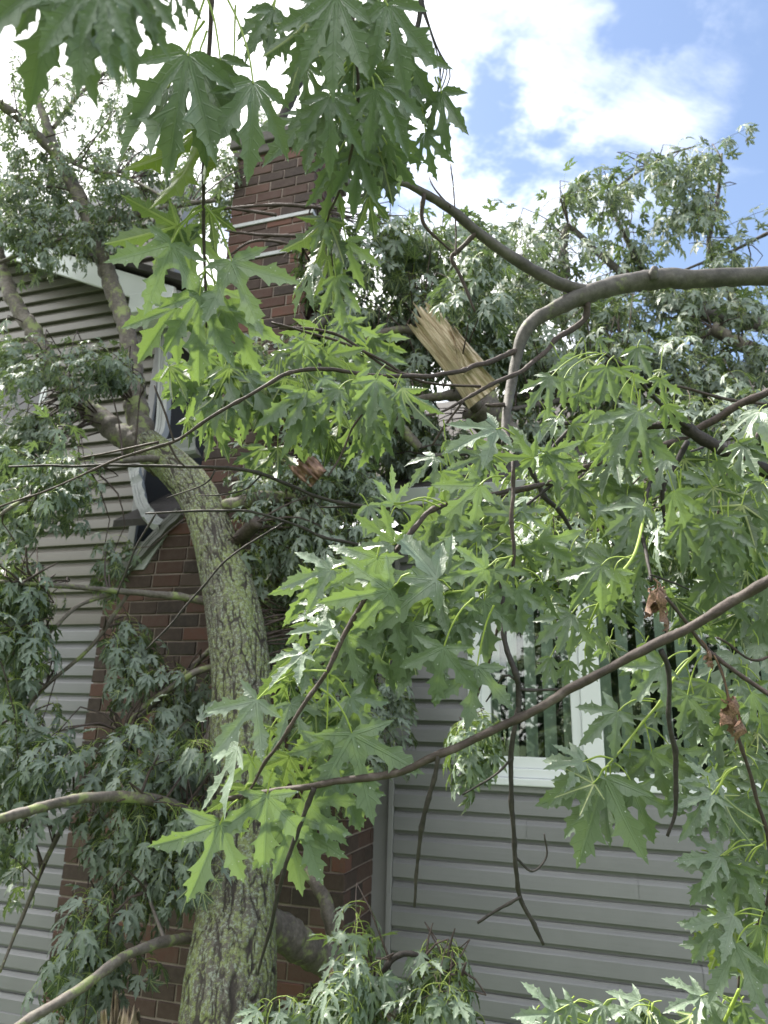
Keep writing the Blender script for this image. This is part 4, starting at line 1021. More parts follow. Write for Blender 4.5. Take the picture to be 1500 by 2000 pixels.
# --- leaves hanging from above the lens
T = Plant('hanging_twig', P(413, -40, .75), 'twig hanging from the top with big dark maple leaves above and yellow edged ones below', 'branch', 'broken maple branches')
T.limb([(414, -60, .72, 9), (411, 60, .73, 9), (405, 150, .74, 8), (398, 280, .76, 7), (397, 400, .78, 7), (399, 500, .79, 6), (401, 560, .8, 5), (403, 640, .8, 4)], M_TWIG, 'twig', 8, 0.01, 0.08, (4, 60))
for a in [((402, -10), (368, 106), (318, 345), .68, .1, .25, 1), ((440, -10), (495, 160), (490, 352), .7, .1, -.2, 1), ((398, 200), (394, 245), (343, 440), .76, .1, .8, -1), ((406, 0), (430, 115), (452, 250), .72, .1, .1, 1), ((404, 60), (388, 120), (395, 330), .7, .2, .3, 1), ((400, 40), (330, 170), (215, 300), .7, -.1, .9, 1),
          ((396, 400), (347, 442), (206, 478), .79, -.1, .1, -1), ((395, 408), (334, 476), (280, 620), .76, 0, -.1, 1), ((396, 402), (362, 445), (378, 572), .8, .2, .2, 1), ((400, 400), (410, 412), (424, 498), .8, .2, .2, -1), ((400, 402), (453, 512), (515, 660), .77, 0, .1, 1), ((402, 520), (390, 574), (386, 755), .78, .1, .1, 1), ((402, 530), (440, 595), (498, 736), .8, .1, .4, 1), ((401, 545), (410, 590), (402, 700), .82, .2, 0, -1), ((400, 530), (345, 600), (258, 710), .8, .1, .3, 1), ((400, 500), (420, 560), (450, 640), .83, .2, 0, 1), ((460, 10), (452, 150), (420, 250), .74, .2, .3, 1)]:
    hleaf(T, *a[:6], top=a[6], fam=DROOP if (a[1][1] < 400 or a[1][1] > 560) else HERO)
U = Plant('hanging_branch', P(700, -60, .72), 'dense dark bunch of maple leaves hanging at the top in front of the chimney', 'branch', 'broken maple branches')
U.limb([(826, -40, .8, 10), (818, 40, .8, 10), (806, 80, .8, 9), (790, 130, .8, 7), (750, 200, .82, 6)], M_DARKTWIG, 'twig', 8, 0.01, 0.1, (4, 60), .6)
U.limb([(690, -60, .7, 9), (690, 60, .72, 8), (700, 160, .74, 7), (690, 280, .77, 6), (660, 380, .8, 5), (640, 430, .82, 4), (650, 520, .83, 3)], M_TWIG, 'twig', 8, 0.01, 0.08, (4, 60))
for a in [((545, -20), (532, 12), (474, 122), .74, .1, .6, 1), ((545, -20), (535, 20), (532, 132), .74, .1, -.5, 1), ((670, -40), (658, -10), (648, 195), .66, .1, .2, 1), ((680, -40), (640, 10), (560, 138), .68, .1, .3, 1), ((690, -20), (757, 8), (800, 185), .66, .1, -.2, 1), ((690, -20), (740, 12), (666, 90), .68, .1, .3, 1), ((695, 60), (692, 115), (652, 182), .78, .1, .2, -1),
          ((692, 100), (646, 186), (640, 330), .72, 0, .1, 1), ((692, 120), (640, 190), (575, 300), .73, 0, .5, 1), ((700, 120), (732, 176), (716, 296), .72, .1, .1, 1), ((855, 150), (862, 180), (872, 306), .78, .1, .5, 1), ((850, 150), (855, 180), (840, 222), .8, 0, .5, 1), ((705, 130), (748, 166), (802, 300), .74, .1, -.3, 1), ((700, 220), (755, 280), (810, 370), .78, .1, .7, 1), ((700, 230), (742, 296), (776, 412), .8, .1, .2, -1),
          ((690, 250), (700, 300), (688, 425), .78, .1, .1, 1), ((800, 120), (832, 260), (842, 352), .8, .1, .6, 1), ((690, 260), (660, 300), (610, 380), .8, .1, .3, 1), ((660, 385), (636, 432), (600, 486), .82, -.2, .6, 1), ((655, 390), (640, 428), (612, 560), .84, .1, .4, -1), ((660, 390), (676, 470), (702, 562), .83, .1, .3, 1), ((645, 450), (615, 520), (555, 606), .82, 0, 1.25, 1), ((650, 480), (655, 540), (668, 642), .84, .1, .1, 1), ((650, 470), (640, 500), (655, 600), .86, .1, .4, -1),
          ((680, 320), (720, 380), (735, 470), .84, .1, .2, -1), ((690, 300), (650, 350), (630, 440), .82, .1, 0, 1), ((690, 200), (620, 230), (590, 330), .76, .1, .4, 1), ((720, 60), (790, 90), (840, 200), .76, .1, .3, 1), ((700, 20), (700, 40), (715, 150), .7, .1, .2, 1), ((690, 180), (700, 220), (735, 340), .78, .1, -.2, 1), ((800, 100), (800, 150), (830, 250), .8, .1, .4, 1), ((660, 0), (600, 40), (575, 190), .72, .1, .3, -1)]:
    hleaf(U, *a[:6], top=a[6], fam=DROOP)
hang(U, (620, 120), (800, 150), 8, 120, .82, up=30); hang(U, (620, 250), (780, 260), 8, 120, .84, up=30); hang(U, (600, 0), (790, 10), 6, 130, .74, up=20)
for k in range(5):
    U.limb([(826, 0+k*6, .8, 3), (840+k*5, 60+k*12, .8, 3), (855+k*6, 110+k*10, .8, 2.5), (862-k*8, 175+k*18, .79, 2)], M_DARKTWIG, 'petiole', 5, 0.01, keep=False)
U.mass([(-250, -300), (600, -280), (560, -640), (-350, -640)], 1.0, 1.45, 75, .2, .11, 6, MIDL, connect=False, r0=.0015, droop=.6, down=.1)  # unseen canopy above the view, added to keep sun off the hanging leaves
U.finish(0)
VV = Plant('hanging_branch', P(170, -80, .45), 'soft focus dark maple leaves drooping into the top left corner', 'branch', 'broken maple branches')
VV.limb([(150, -120, .45, 9), (180, -60, .45, 8), (250, -50, .45, 6), (330, -40, .46, 5)], M_DARKTWIG, 'twig', 8, 0.01)
for a in [((160, -90), (120, -40), (40, 205), .45, .1, .2), ((180, -80), (170, -30), (152, 188), .44, .1, 0), ((230, -70), (232, -40), (266, 158), .45, .1, -.2), ((150, -90), (100, -30), (16, 64), .46, .1, .3), ((260, -60), (280, -30), (302, 98), .46, .1, .3), ((200, -70), (200, -30), (205, 120), .43, .1, .3), ((170, -80), (140, -50), (90, 140), .46, .1, -.2), ((240, -60), (260, -50), (235, 130), .47, .1, .2), ((320, -40), (340, -30), (352, 62), .5, .1, .9), ((320, -40), (365, -30), (385, 40), .5, .1, .8)]:
    hleaf(VV, *a, fam=DROOP)

VV.mass([(-300, -420), (250, -420), (250, -800), (-300, -800)], .65, .9, 16, .16, .10, 5, MIDL, connect=False, r0=.0015, droop=.5, down=.1)  # more unseen leaves overhead, added to shade the corner bunch
VV.finish(0)
# --- grey limb from the right, with its fork and drooping twigs
E = Plant('grey_limb', P(1560, 540, 1.8), 'thick smooth grey limb reaching in from the right and forking over the roof', 'branch', 'broken maple branches')
E.limb([(1580, 545, 1.85, 36), (1500, 540, 1.82, 35), (1400, 542, 1.8, 36), (1345, 546, 1.8, 37), (1285, 544, 1.79, 38), (1210, 556, 1.78, 37), (1140, 578, 1.77, 36), (1085, 602, 1.76, 31), (1040, 628, 1.75, 27), (1018, 660, 1.74, 24), (1008, 700, 1.73, 21), (997, 760, 1.7, 20), (988, 815, 1.65, 17), (985, 870, 1.6, 13)], M_GREY, 'limb', 18, 0.012, 0.10, (6, 40))
E.limb([(1160, 574, 1.77, 26), (1118, 562, 1.77, 25), (1060, 538, 1.76, 23), (1000, 502, 1.75, 22), (930, 452, 1.73, 20), (880, 408, 1.72, 18), (820, 372, 1.7, 16), (785, 358, 1.68, 12), (745, 365, 1.67, 8), (690, 390, 1.66, 6)], M_GREY, 'limb', 14, 0.012, 0.10, (6, 40))
E.limb([(1278, 545, 1.77, 20), (1276, 532, 1.765, 17), (1279, 522, 1.765, 12)], M_GREY, 'knot', 10, 0.006)
for pts in [[(1146, 590, 1.77, 16), (1140, 625, 1.77, 12), (1090, 662, 1.74, 10), (1030, 716, 1.68, 9), (960, 752, 1.62, 8), (905, 782, 1.58, 6), (860, 806, 1.55, 5), (800, 818, 1.5, 4)],
            [(1008, 684, 1.73, 11), (940, 712, 1.66, 10), (860, 731, 1.58, 9), (760, 735, 1.5, 8), (640, 722, 1.42, 8), (565, 730, 1.38, 8), (520, 752, 1.35, 7), (430, 802, 1.32, 7), (335, 863, 1.3, 6), (222, 900, 1.28, 5), (105, 953, 1.25, 4), (-30, 1000, 1.22, 4)],
            [(932, 452, 1.73, 10), (895, 490, 1.72, 9), (884, 502, 1.72, 8), (900, 540, 1.71, 7), (915, 580, 1.7, 6), (928, 608, 1.7, 4)],
            [(828, 378, 1.7, 9), (824, 425, 1.7, 8), (845, 455, 1.7, 6), (880, 490, 1.7, 4)],
            [(985, 790, 1.66, 9), (955, 792, 1.65, 7), (948, 790, 1.65, 5)],
            [(890, 500, 1.7, 4), (890, 420, 1.72, 3), (880, 320, 1.75, 2.5)], [(880, 405, 1.71, 4), (850, 370, 1.72, 3), (838, 345, 1.74, 2)],
            [(600, 722, 1.4, 5), (545, 640, 1.6, 6), (650, 650, 1.62, 6), (760, 720, 1.6, 5), (830, 735, 1.58, 5)][1:],
            [(530, 630, 1.6, 5), (640, 660, 1.6, 5), (740, 700, 1.6, 5), (820, 745, 1.6, 5), (940, 755, 1.62, 5)],
            [(780, 745, 1.5, 4), (700, 820, 1.46, 4), (660, 900, 1.42, 4), (640, 930, 1.4, 3)],
            [(340, 863, 1.3, 4), (320, 800, 1.3, 4), (302, 752, 1.3, 3)], [(310, 863, 1.3, 5), (230, 880, 1.3, 4), (160, 895, 1.3, 3)], [(330, 866, 1.3, 5), (345, 895, 1.3, 4), (362, 912, 1.3, 3)],
            [(905, 782, 1.58, 5), (870, 830, 1.58, 5), (845, 870, 1.58, 4)]]:
    E.limb(pts, M_TWIG, 'twig', 8, 0.012, 0.12, (4, 80), 0.8)
hang(E, (315, 720), (480, 710), 9, 95, 1.45, up=40); hang(E, (420, 740), (790, 760), 15, 110, 1.42, up=45); hang(E, (380, 760), (560, 800), 7, 100, 1.5, up=45); hang(E, (560, 810), (760, 830), 8, 95, 1.5, up=50)
hang(E, (560, 670), (640, 680), 4, 80, 1.55, up=45); hang(E, (640, 640), (780, 690), 7, 90, 1.7, up=40); hang(E, (500, 860), (640, 850), 5, 80, 1.6, up=40, top=.5)
hang(E, (330, 800), (460, 830), 4, 80, 1.6, up=40); hang(E, (640, 780), (790, 800), 7, 90, 1.55, up=40); hang(E, (460, 700), (620, 690), 6, 85, 1.55, up=40); hang(E, (590, 650), (720, 660), 5, 75, 1.75, up=40)

# --- right side: forked dark limb, its leaves
Hh = Plant('dark_limb', P(1560, 930, 1.5), 'dark forked limb with a stubby end crossing at the right under the grey limb', 'branch', 'broken maple branches')
Hh.limb([(1580, 950, 1.4, 30), (1500, 920, 1.42, 27), (1430, 888, 1.44, 25), (1370, 856, 1.46, 24), (1335, 832, 1.47, 26), (1318, 822, 1.47, 24), (1290, 830, 1.48, 18), (1250, 832, 1.5, 13)], M_DARKTWIG, 'limb', 14, 0.01, 0.12, (5, 50))
Hh.limb([(1345, 836, 1.46, 11), (1310, 805, 1.45, 10), (1270, 765, 1.42, 8), (1230, 725, 1.4, 7), (1180, 690, 1.38, 5)], M_DARKTWIG, 'twig', 8, 0.01, 0.12, (4, 80), .6)
Hh.limb([(1580, 725, 1.5, 16), (1500, 765, 1.52, 15), (1420, 805, 1.54, 15), (1345, 848, 1.56, 14), (1270, 880, 1.56, 13), (1210, 900, 1.55, 12), (1150, 912, 1.53, 12), (1080, 942, 1.5, 10), (1000, 962, 1.45, 8), (900, 985, 1.4, 7)], M_TWIG, 'twig', 10, 0.01, 0.12, (4, 60), .5)
Hh.limb([(1500, 790, 1.7, 6), (1420, 780, 1.65, 6), (1340, 758, 1.62, 5), (1310, 752, 1.6, 4)], M_TWIG, 'twig', 8, 0.01)
for pts in [[(1342, 862, 1.5, 12), (1318, 910, 1.48, 10), (1298, 950, 1.46, 9), (1295, 1000, 1.45, 7), (1300, 1040, 1.45, 5)], [(1288, 868, 1.5, 8), (1286, 915, 1.48, 9), (1268, 955, 1.42, 8), (1252, 1000, 1.36, 7), (1252, 1040, 1.3, 7), (1262, 1085, 1.25, 7), (1275, 1135, 1.2, 6)],
            [(1480, 840, 1.7, 6), (1400, 865, 1.65, 5), (1330, 890, 1.6, 5), (1260, 930, 1.6, 4)], [(1030, 905, 1.7, 9), (1060, 960, 1.7, 10), (1095, 1000, 1.7, 9), (1120, 1050, 1.7, 6)], [(1080, 945, 1.5, 6), (1030, 985, 1.45, 5), (990, 1010, 1.4, 4)], [(1085, 830, 1.7, 8), (1120, 828, 1.7, 8), (1085, 870, 1.7, 7), (1080, 900, 1.7, 5)],
            [(1270, 1122, 1.2, 4), (1320, 1140, 1.22, 3.5), (1345, 1150, 1.24, 3)]]:
    Hh.limb(pts, M_DARKTWIG, 'twig', 8, 0.01, 0.12, (4, 80), .8)
for a in [((1235, 728), (1247, 803), (1185, 897), 1.2, -.1, .2), ((1200, 695), (1185, 716), (1165, 802), 1.22, .1, 0), ((1165, 688), (1077, 735), (1020, 802), 1.25, 0, .5), ((1180, 700), (1130, 768), (1146, 815), 1.25, 0, .3), ((1250, 760), (1252, 850), (1275, 950), 1.2, .1, .6), ((1180, 690), (1100, 740), (1100, 800), 1.28, 0, .1), ((1200, 700), (1210, 720), (1240, 790), 1.3, .1, .3), ((1170, 690), (1130, 700), (1075, 760), 1.3, 0, .4), ((1240, 730), (1200, 800), (1215, 880), 1.28, .1, 0), ((1240, 740), (1230, 830), (1240, 930), 1.26, .1, .3), ((1185, 690), (1160, 720), (1130, 800), 1.32, .1, .2), ((1280, 770), (1300, 790), (1330, 850), 1.3, .2, .3), ((1255, 750), (1290, 740), (1300, 800), 1.32, .1, .3), ((1175, 690), (1170, 660), (1185, 690), 1.32, -.3, .5),
          ((1262, 960), (1258, 988), (1180, 1032), 1.3, -.2, .4), ((1330, 915), (1331, 1021), (1331, 1110), 1.25, 0, -.1), ((1320, 920), (1338, 1012), (1385, 1078), 1.27, .1, .4), ((1230, 1090), (1175, 1103), (1108, 1192), 1.1, 0, .1), ((1235, 1085), (1200, 1112), (1192, 1208), 1.12, .1, -.2), ((1180, 1150), (1117, 1198), (1040, 1262), 1.15, 0, .2), ((1170, 1180), (1125, 1210), (1110, 1290), 1.18, .1, .1), ((1150, 1210), (1075, 1283), (1060, 1345), 1.2, 0, .2), ((1160, 1220), (1142, 1288), (1168, 1335), 1.2, 0, .2), ((1170, 1200), (1150, 1230), (1150, 1300), 1.22, .1, .2), ((1190, 1140), (1170, 1180), (1180, 1260), 1.22, .1, .5), ((1160, 1240), (1110, 1290), (1105, 1350), 1.22, .1, 0)]:
    hleaf(Hh, *a, fam=DROOP if HG.random() < .6 else HERO)
hang(Hh, (1060, 800), (1180, 830), 6, 75, 1.5, up=35); hang(Hh, (1060, 870), (1300, 890), 9, 85, 1.45, up=35); hang(Hh, (1080, 1060), (1250, 1080), 7, 90, 1.35, up=35); hang(Hh, (1280, 860), (1480, 880), 7, 80, 1.55, up=35); hang(Hh, (1110, 940), (1250, 960), 8, 90, 1.5, up=35, top=.6); hang(Hh, (1150, 1000), (1260, 1050), 6, 85, 1.45, up=30, top=.6); 
hang(Hh, (1290, 750), (1340, 780), 4, 60, 1.5, up=40); hang(Hh, (1100, 720), (1230, 700), 7, 80, 1.4, up=35)
Hh.limb([(1262, 985, 1.35, 6), (1240, 1080, 1.2, 6), (1180, 1160, 1.15, 5), (1145, 1230, 1.18, 4)], M_PET, 'twig', 7, 0.01)
dead_leaf(Hh, (1284, 1145), (1284, 1252), 1.15, .20, 1, (1276, 1130)); dead_leaf(Hh, (1292, 1150), (1290, 1215), 1.16, .2, 2, (1278, 1130))

R = Plant('leafy_branch', P(1560, 1000, 1.3), 'drooping leafy branch with dry brown leaf bundles along the right edge', 'branch', 'broken maple branches')
R.limb([(1560, 760, 1.5, 10), (1480, 850, 1.45, 8), (1425, 920, 1.4, 7), (1405, 985, 1.35, 5), (1400, 1060, 1.35, 4)], M_TWIG, 'twig', 8, 0.01, .1, (4, 60), .6)
R.limb([(1300, 1165, 1.1, 6), (1340, 1215, 1.1, 7), (1375, 1258, 1.1, 8), (1420, 1300, 1.08, 8), (1500, 1356, 1.05, 9), (1560, 1390, 1.0, 10)], M_TWIG, 'twig', 8, 0.01, .1, (4, 60), .6)
R.limb([(1395, 1275, 1.1, 6), (1412, 1320, 1.08, 5), (1425, 1370, 1.07, 6), (1440, 1430, 1.06, 7), (1458, 1490, 1.06, 7), (1478, 1560, 1.06, 7), (1500, 1640, 1.06, 7), (1500, 1760, 1.08, 6), (1450, 1870, 1.1, 5), (1442, 1930, 1.1, 4)], M_TWIG, 'twig', 8, 0.01, .1, (4, 60), .6)
R.limb([(1366, 1268, 1.1, 6), (1322, 1318, 1.1, 5), (1290, 1370, 1.1, 5), (1258, 1408, 1.1, 5), (1225, 1450, 1.1, 4), (1198, 1482, 1.1, 4), (1172, 1512, 1.1, 3)], M_PET, 'twig', 7, 0.01)
R.limb([(1560, 1240, 1.2, 5), (1480, 1290, 1.2, 5), (1420, 1255, 1.2, 5), (1400, 1245, 1.2, 4)], M_TWIG, 'twig', 7, 0.01)
for a in [((1280, 1366), (1207, 1389), (1128, 1458), 1.08, 0, .1), ((1275, 1370), (1208, 1392), (1193, 1472), 1.12, 0, .2), ((1350, 1272), (1293, 1300), (1226, 1382), 1.08, 0, .1), ((1370, 1280), (1343, 1358), (1324, 1442), 1.1, .1, 0), ((1258, 1410), (1273, 1468), (1306, 1572), 1.1, .1, .2), ((1195, 1482), (1145, 1491), (1056, 1576), 1.07, 0, .3), ((1195, 1482), (1140, 1488), (1064, 1496), 1.06, -.3, .5), ((1185, 1500), (1182, 1516), (1122, 1705), 1.06, .1, .1), ((1185, 1495), (1180, 1530), (1094, 1640), 1.1, .1, .3), ((1190, 1490), (1195, 1530), (1228, 1612), 1.1, .1, .2), ((1200, 1490), (1238, 1540), (1281, 1663), 1.08, .1, .1),
          ((1440, 1497), (1397, 1555), (1346, 1642), 1.05, 0, .1), ((1440, 1497), (1392, 1552), (1320, 1572), 1.05, -.2, .5), ((1430, 1500), (1400, 1527), (1324, 1526), 1.07, -.1, .4), ((1470, 1640), (1409, 1672), (1317, 1681), 1.05, -.1, .1), ((1475, 1650), (1395, 1695), (1341, 1773), 1.05, 0, .1), ((1490, 1650), (1455, 1683), (1407, 1768), 1.06, .1, .2), ((1490, 1780), (1432, 1788), (1330, 1812), 1.06, 0, .2), ((1490, 1790), (1396, 1813), (1344, 1888), 1.06, .1, .1), ((1480, 1800), (1438, 1842), (1384, 1962), 1.04, .1, .3), ((1510, 1800), (1492, 1890), (1468, 1972), 1.06, .1, .2), ((1500, 1640), (1450, 1720), (1430, 1830), 1.1, .1, .2), ((1500, 1700), (1480, 1760), (1440, 1850), 1.1, .1, .2), ((1460, 1600), (1450, 1630), (1420, 1700), 1.12, .1, .1), ((1470, 1560), (1440, 1590), (1400, 1650), 1.12, .1, .2), ((1360, 1280), (1310, 1330), (1280, 1410), 1.14, .1, .2), ((1340, 1300), (1360, 1380), (1385, 1450), 1.14, .1, .1), ((1300, 1360), (1280, 1400), (1240, 1440), 1.14, .1, .2), ((1240, 1430), (1230, 1480), (1230, 1560), 1.14, .1, .3), ((1260, 1420), (1310, 1460), (1360, 1530), 1.12, .1, .2), ((1490, 1600), (1495, 1660), (1480, 1740), 1.12, .1, .1), ((1450, 1470), (1480, 1500), (1510, 1580), 1.12, .1, .1)]:
    hleaf(R, *a)
o = hleaf(R, (1190, 1495), (1160, 1530), (1082, 1559), 1.03, 0, .2, top=-1); o['label'] = 'small yellow green leaf'
hang(R, (1360, 960), (1500, 960), 8, 90, 1.35, up=40); hang(R, (1340, 1040), (1500, 1050), 9, 100, 1.35, up=40); hang(R, (1400, 1120), (1500, 1140), 6, 95, 1.35, up=40); hang(R, (1420, 900), (1500, 800), 5, 100, 1.3, up=30)
hang(R, (1420, 1310), (1500, 1340), 4, 85, 1.2, up=30); hang(R, (1350, 1420), (1490, 1430), 6, 85, 1.2, up=30); hang(R, (1400, 1480), (1500, 1500), 6, 90, 1.2, up=30); hang(R, (1340, 1000), (1500, 1000), 9, 105, 1.25, up=40); hang(R, (1290, 930), (1480, 930), 8, 90, 1.5, up=40); hang(R, (1370, 1350), (1490, 1390), 5, 100, 1.1, up=30); hang(R, (1380, 1560), (1500, 1560), 6, 110, 1.1, up=30); hang(R, (1370, 1680), (1500, 1700), 6, 110, 1.1, up=30); hang(R, (1400, 1780), (1500, 1800), 5, 110, 1.1, up=30); hang(R, (1190, 1140), (1480, 1180), 12, 85, 1.5, up=35); hang(R, (1300, 1200), (1500, 1230), 6, 85, 1.4, up=35); hang(R, (1180, 1240), (1280, 1280), 4, 75, 1.4, up=35); hang(R, (1420, 1850), (1500, 1800), 5, 90, 1.15, up=30); hang(R, (1440, 1580), (1500, 1620), 5, 90, 1.15, up=30); hang(R, (1450, 1300), (1500, 1180), 4, 90, 1.3, up=30); hang(R, (1290, 1480), (1400, 1500), 5, 85, 1.2, up=30)

dead_leaf(R, (1424, 1362), (1438, 1452), 1.04, .22, 3, (1395, 1280)); dead_leaf(R, (1420, 1364), (1430, 1440), 1.05, .2, 4); dead_leaf(R, (1380, 1270), (1388, 1308), 1.08, .25, 5, (1370, 1250))

G = Plant('bare_branch', P(1560, 1110, .8), 'long bare stick with peeling brown bark crossing the lower middle, snapped at its left end', 'branch', 'broken maple branches')
G.limb([(442, 1560, .86, 10), (500, 1551, .86, 11), (570, 1540, .855, 12), (640, 1530, .85, 13), (740, 1517, .85, 15), (800, 1502, .845, 15), (860, 1472, .84, 16), (940, 1436, .835, 16), (1040, 1390, .83, 17), (1120, 1345, .825, 18), (1200, 1303, .82, 18), (1280, 1260, .82, 19), (1360, 1222, .815, 19), (1440, 1172, .81, 20), (1500, 1134, .8, 21), (1580, 1080, .79, 22)], M_STICK, 'limb', 14, 0.004, 0.14, (6, 60), .5)
G.limb([(437, 1561, .861, 8), (446, 1559, .86, 9)], M_WOOD, 'snapped_end', 10, 0.003)
for pts in [[(614, 1536, .85, 11), (590, 1600, .85, 9), (562, 1685, .85, 8), (540, 1765, .86, 8), (520, 1835, .87, 7), (503, 1905, .88, 5)], [(855, 1474, .84, 11), (848, 1520, .84, 9), (832, 1580, .84, 10), (822, 1650, .845, 8), (815, 1705, .85, 7), (808, 1772, .85, 5)], [(1290, 1268, .82, 12), (1306, 1310, .82, 9), (1309, 1400, .825, 9), (1322, 1470, .83, 10), (1320, 1545, .83, 8), (1316, 1595, .83, 7), (1304, 1634, .83, 5)],
            [(978, 1130, 1.0, 9), (988, 1240, .95, 10), (1008, 1315, .92, 11), (1014, 1350, .92, 12), (1004, 1420, .91, 10), (998, 1500, .91, 10), (998, 1580, .91, 10), (1006, 1670, .91, 9), (1018, 1750, .91, 8), (1042, 1800, .91, 8), (1063, 1846, .91, 6)], [(1018, 1750, .91, 6), (975, 1775, .91, 6), (933, 1802, .91, 5)], [(1008, 1675, .91, 5), (1040, 1702, .92, 4), (1068, 1672, .93, 4), (1064, 1628, .93, 3)], [(1014, 1346, .92, 7), (1050, 1348, .93, 6), (1090, 1347, .93, 5)], [(1000, 1480, .91, 5), (965, 1515, .91, 4), (904, 1552, .91, 3)],
            [(1010, 1330, .92, 5), (985, 1320, .92, 4), (950, 1370, .95, 3)]]:
    G.limb(pts, M_DARKTWIG, 'twig', 9, 0.006, 0.18, (4, 110), 0.9)
BT = Plant('dead_twig', P(860, 985, 1.5), 'thin black leafless twigs stretching left across the trunk from the middle', 'twig', 'broken maple branches')
for pts in [[(1000, 965, 1.5, 8), (860, 986, 1.45, 8), (720, 990, 1.42, 8), (640, 976, 1.4, 7), (560, 945, 1.38, 7), (480, 920, 1.36, 7), (350, 911, 1.34, 6), (250, 908, 1.32, 6), (120, 910, 1.3, 5), (18, 912, 1.28, 4)], [(720, 990, 1.42, 6), (670, 990, 1.42, 5), (626, 990, 1.42, 3)], [(720, 1068, 1.45, 6), (640, 1050, 1.42, 6), (560, 1020, 1.4, 5), (480, 998, 1.38, 5), (400, 998, 1.36, 5), (285, 1003, 1.34, 4)], [(305, 1002, 1.34, 4), (270, 1060, 1.34, 4), (250, 1110, 1.34, 4), (228, 1162, 1.34, 3)], [(555, 1020, 1.4, 4), (450, 1088, 1.38, 4), (370, 1175, 1.36, 4), (330, 1222, 1.35, 4), (284, 1270, 1.34, 3)], [(510, 928, 1.37, 4), (480, 955, 1.37, 3), (440, 965, 1.37, 3), (388, 968, 1.37, 2)], [(420, 918, 1.35, 4), (400, 945, 1.35, 3), (326, 972, 1.35, 2)]]:
    BT.limb(pts, M_DARKTWIG, 'twig', 7, 0.01, 0.15, (4, 90), 0.9)

# --- foliage lying on the roof, behind
K = Plant('fallen_bough', P(1300, 700, 5.5), 'big leafy bough lying across the low roof on the right, behind the grey limb', 'branch', 'fallen maple boughs')
K.limb([(1600, 660, 5.4, 30), (1500, 690, 5.3, 28), (1440, 668, 5.3, 26), (1390, 640, 5.3, 24)], M_LIMB, 'limb', 14)
K.limb([(1600, 640, 5.8, 34), (1450, 628, 5.8, 32), (1300, 590, 5.9, 22), (1200, 520, 6.0, 14), (1110, 440, 6.1, 10)], M_GREY, 'limb', 14)
K.limb([(1450, 628, 5.8, 20), (1420, 560, 5.9, 14), (1385, 480, 6.0, 10), (1400, 400, 6.0, 8), (1410, 300, 6.0, 5)], M_GREY, 'limb', 10)
K.limb([(1300, 590, 5.9, 14), (1230, 480, 6.0, 10), (1200, 380, 6.1, 7), (1290, 310, 6.1, 5), (1360, 285, 6.1, 3)], M_GREY, 'limb', 10)
K.limb([(1110, 440, 6.1, 14), (1100, 480, 6.1, 18), (1105, 540, 6.0, 20)], M_GREY, 'limb', 10)
K.limb([(1500, 455, 5.8, 8), (1430, 490, 5.9, 6), (1330, 530, 5.9, 5)], M_GREY, 'limb', 8)
K.limb([(1330, 760, 5.0, 14), (1200, 740, 5.0, 16), (1100, 780, 4.9, 14), (1000, 800, 4.9, 10)], M_GREY, 'limb', 10)
K.mass([(1060, 400), (1110, 330), (1200, 300), (1375, 265), (1385, 310), (1300, 350), (1130, 420)], 5.6, 6.3, 20, .5, .135, 6, dirbias=(.6, 0, .2))
K.mass([(960, 470), (1080, 400), (1300, 370), (1400, 340), (1470, 430), (1480, 540), (960, 540)], 5.6, 6.4, 44, .52, .135, 6)
K.mass([(960, 540), (1500, 510), (1500, 620), (1000, 630)], 5.2, 6.4, 54, .5, .13, 7)
K.mass([(960, 640), (1500, 640), (1500, 880), (960, 870)], 4.8, 5.8, 130, .5, .125, 8)
K.mass([(1180, 800), (1500, 760), (1500, 900), (1200, 900)], 3.3, 3.8, 34, .36, .095, 8, lift=.8)
K2 = Plant('fallen_bough', P(850, 700, 4.6), 'leafy bough heaped against the chimney around the split pale stump', 'branch', 'fallen maple boughs')
K2.limb([(1010, 860, 4.5, 40), (960, 820, 4.5, 66), (930, 790, 4.45, 78)], M_LIMB, 'limb', 18)
K2.limb([(935, 800, 4.4, 26), (915, 780, 4.35, 28), (890, 772, 4.3, 24), (850, 775, 4.3, 16), (800, 780, 4.3, 10)], M_LIMB, 'limb', 12)
K2.limb([(825, 648, 4.6, 16), (770, 645, 4.5, 16), (730, 660, 4.5, 16), (690, 690, 4.45, 14), (640, 720, 4.4, 10)], M_LIMB, 'limb', 10)
K2.limb([(770, 810, 4.3, 22), (795, 850, 4.2, 22), (820, 875, 4.2, 18)], M_LIMB, 'limb', 10)
K2.limb([(930, 880, 4.2, 14), (860, 890, 4.2, 12), (800, 900, 4.2, 8)], M_GREY, 'limb', 10)
K2.limb([(540, 420, 4.4, 7), (440, 405, 4.4, 6)], M_TWIG, 'twig', 6); K2.limb([(620, 405, 4.4, 8), (540, 400, 4.4, 7), (430, 408, 4.4, 5)], M_TWIG, 'twig', 6); K2.limb([(600, 462, 4.4, 7), (500, 458, 4.4, 6), (440, 450, 4.4, 4)], M_TWIG, 'twig', 6); K2.limb([(590, 480, 4.4, 6), (500, 470, 4.4, 5), (445, 500, 4.4, 4)], M_TWIG, 'twig', 6)
K2.limb([(640, 620, 4.4, 14), (600, 660, 4.4, 12), (560, 700, 4.4, 8)], M_GREY, 'limb', 8)
K2.mass([(600, 420), (760, 410), (880, 430), (990, 450), (960, 560), (880, 600), (700, 610), (610, 560)], 4.4, 5.6, 78, .48, .125, 7)
K2.mass([(600, 600), (980, 580), (990, 700), (640, 720)], 4.7, 5.4, 66, .46, .12, 8)
K2.mass([(600, 700), (800, 690), (900, 850), (860, 900), (600, 880)], 4.5, 5.0, 62, .46, .115, 8)
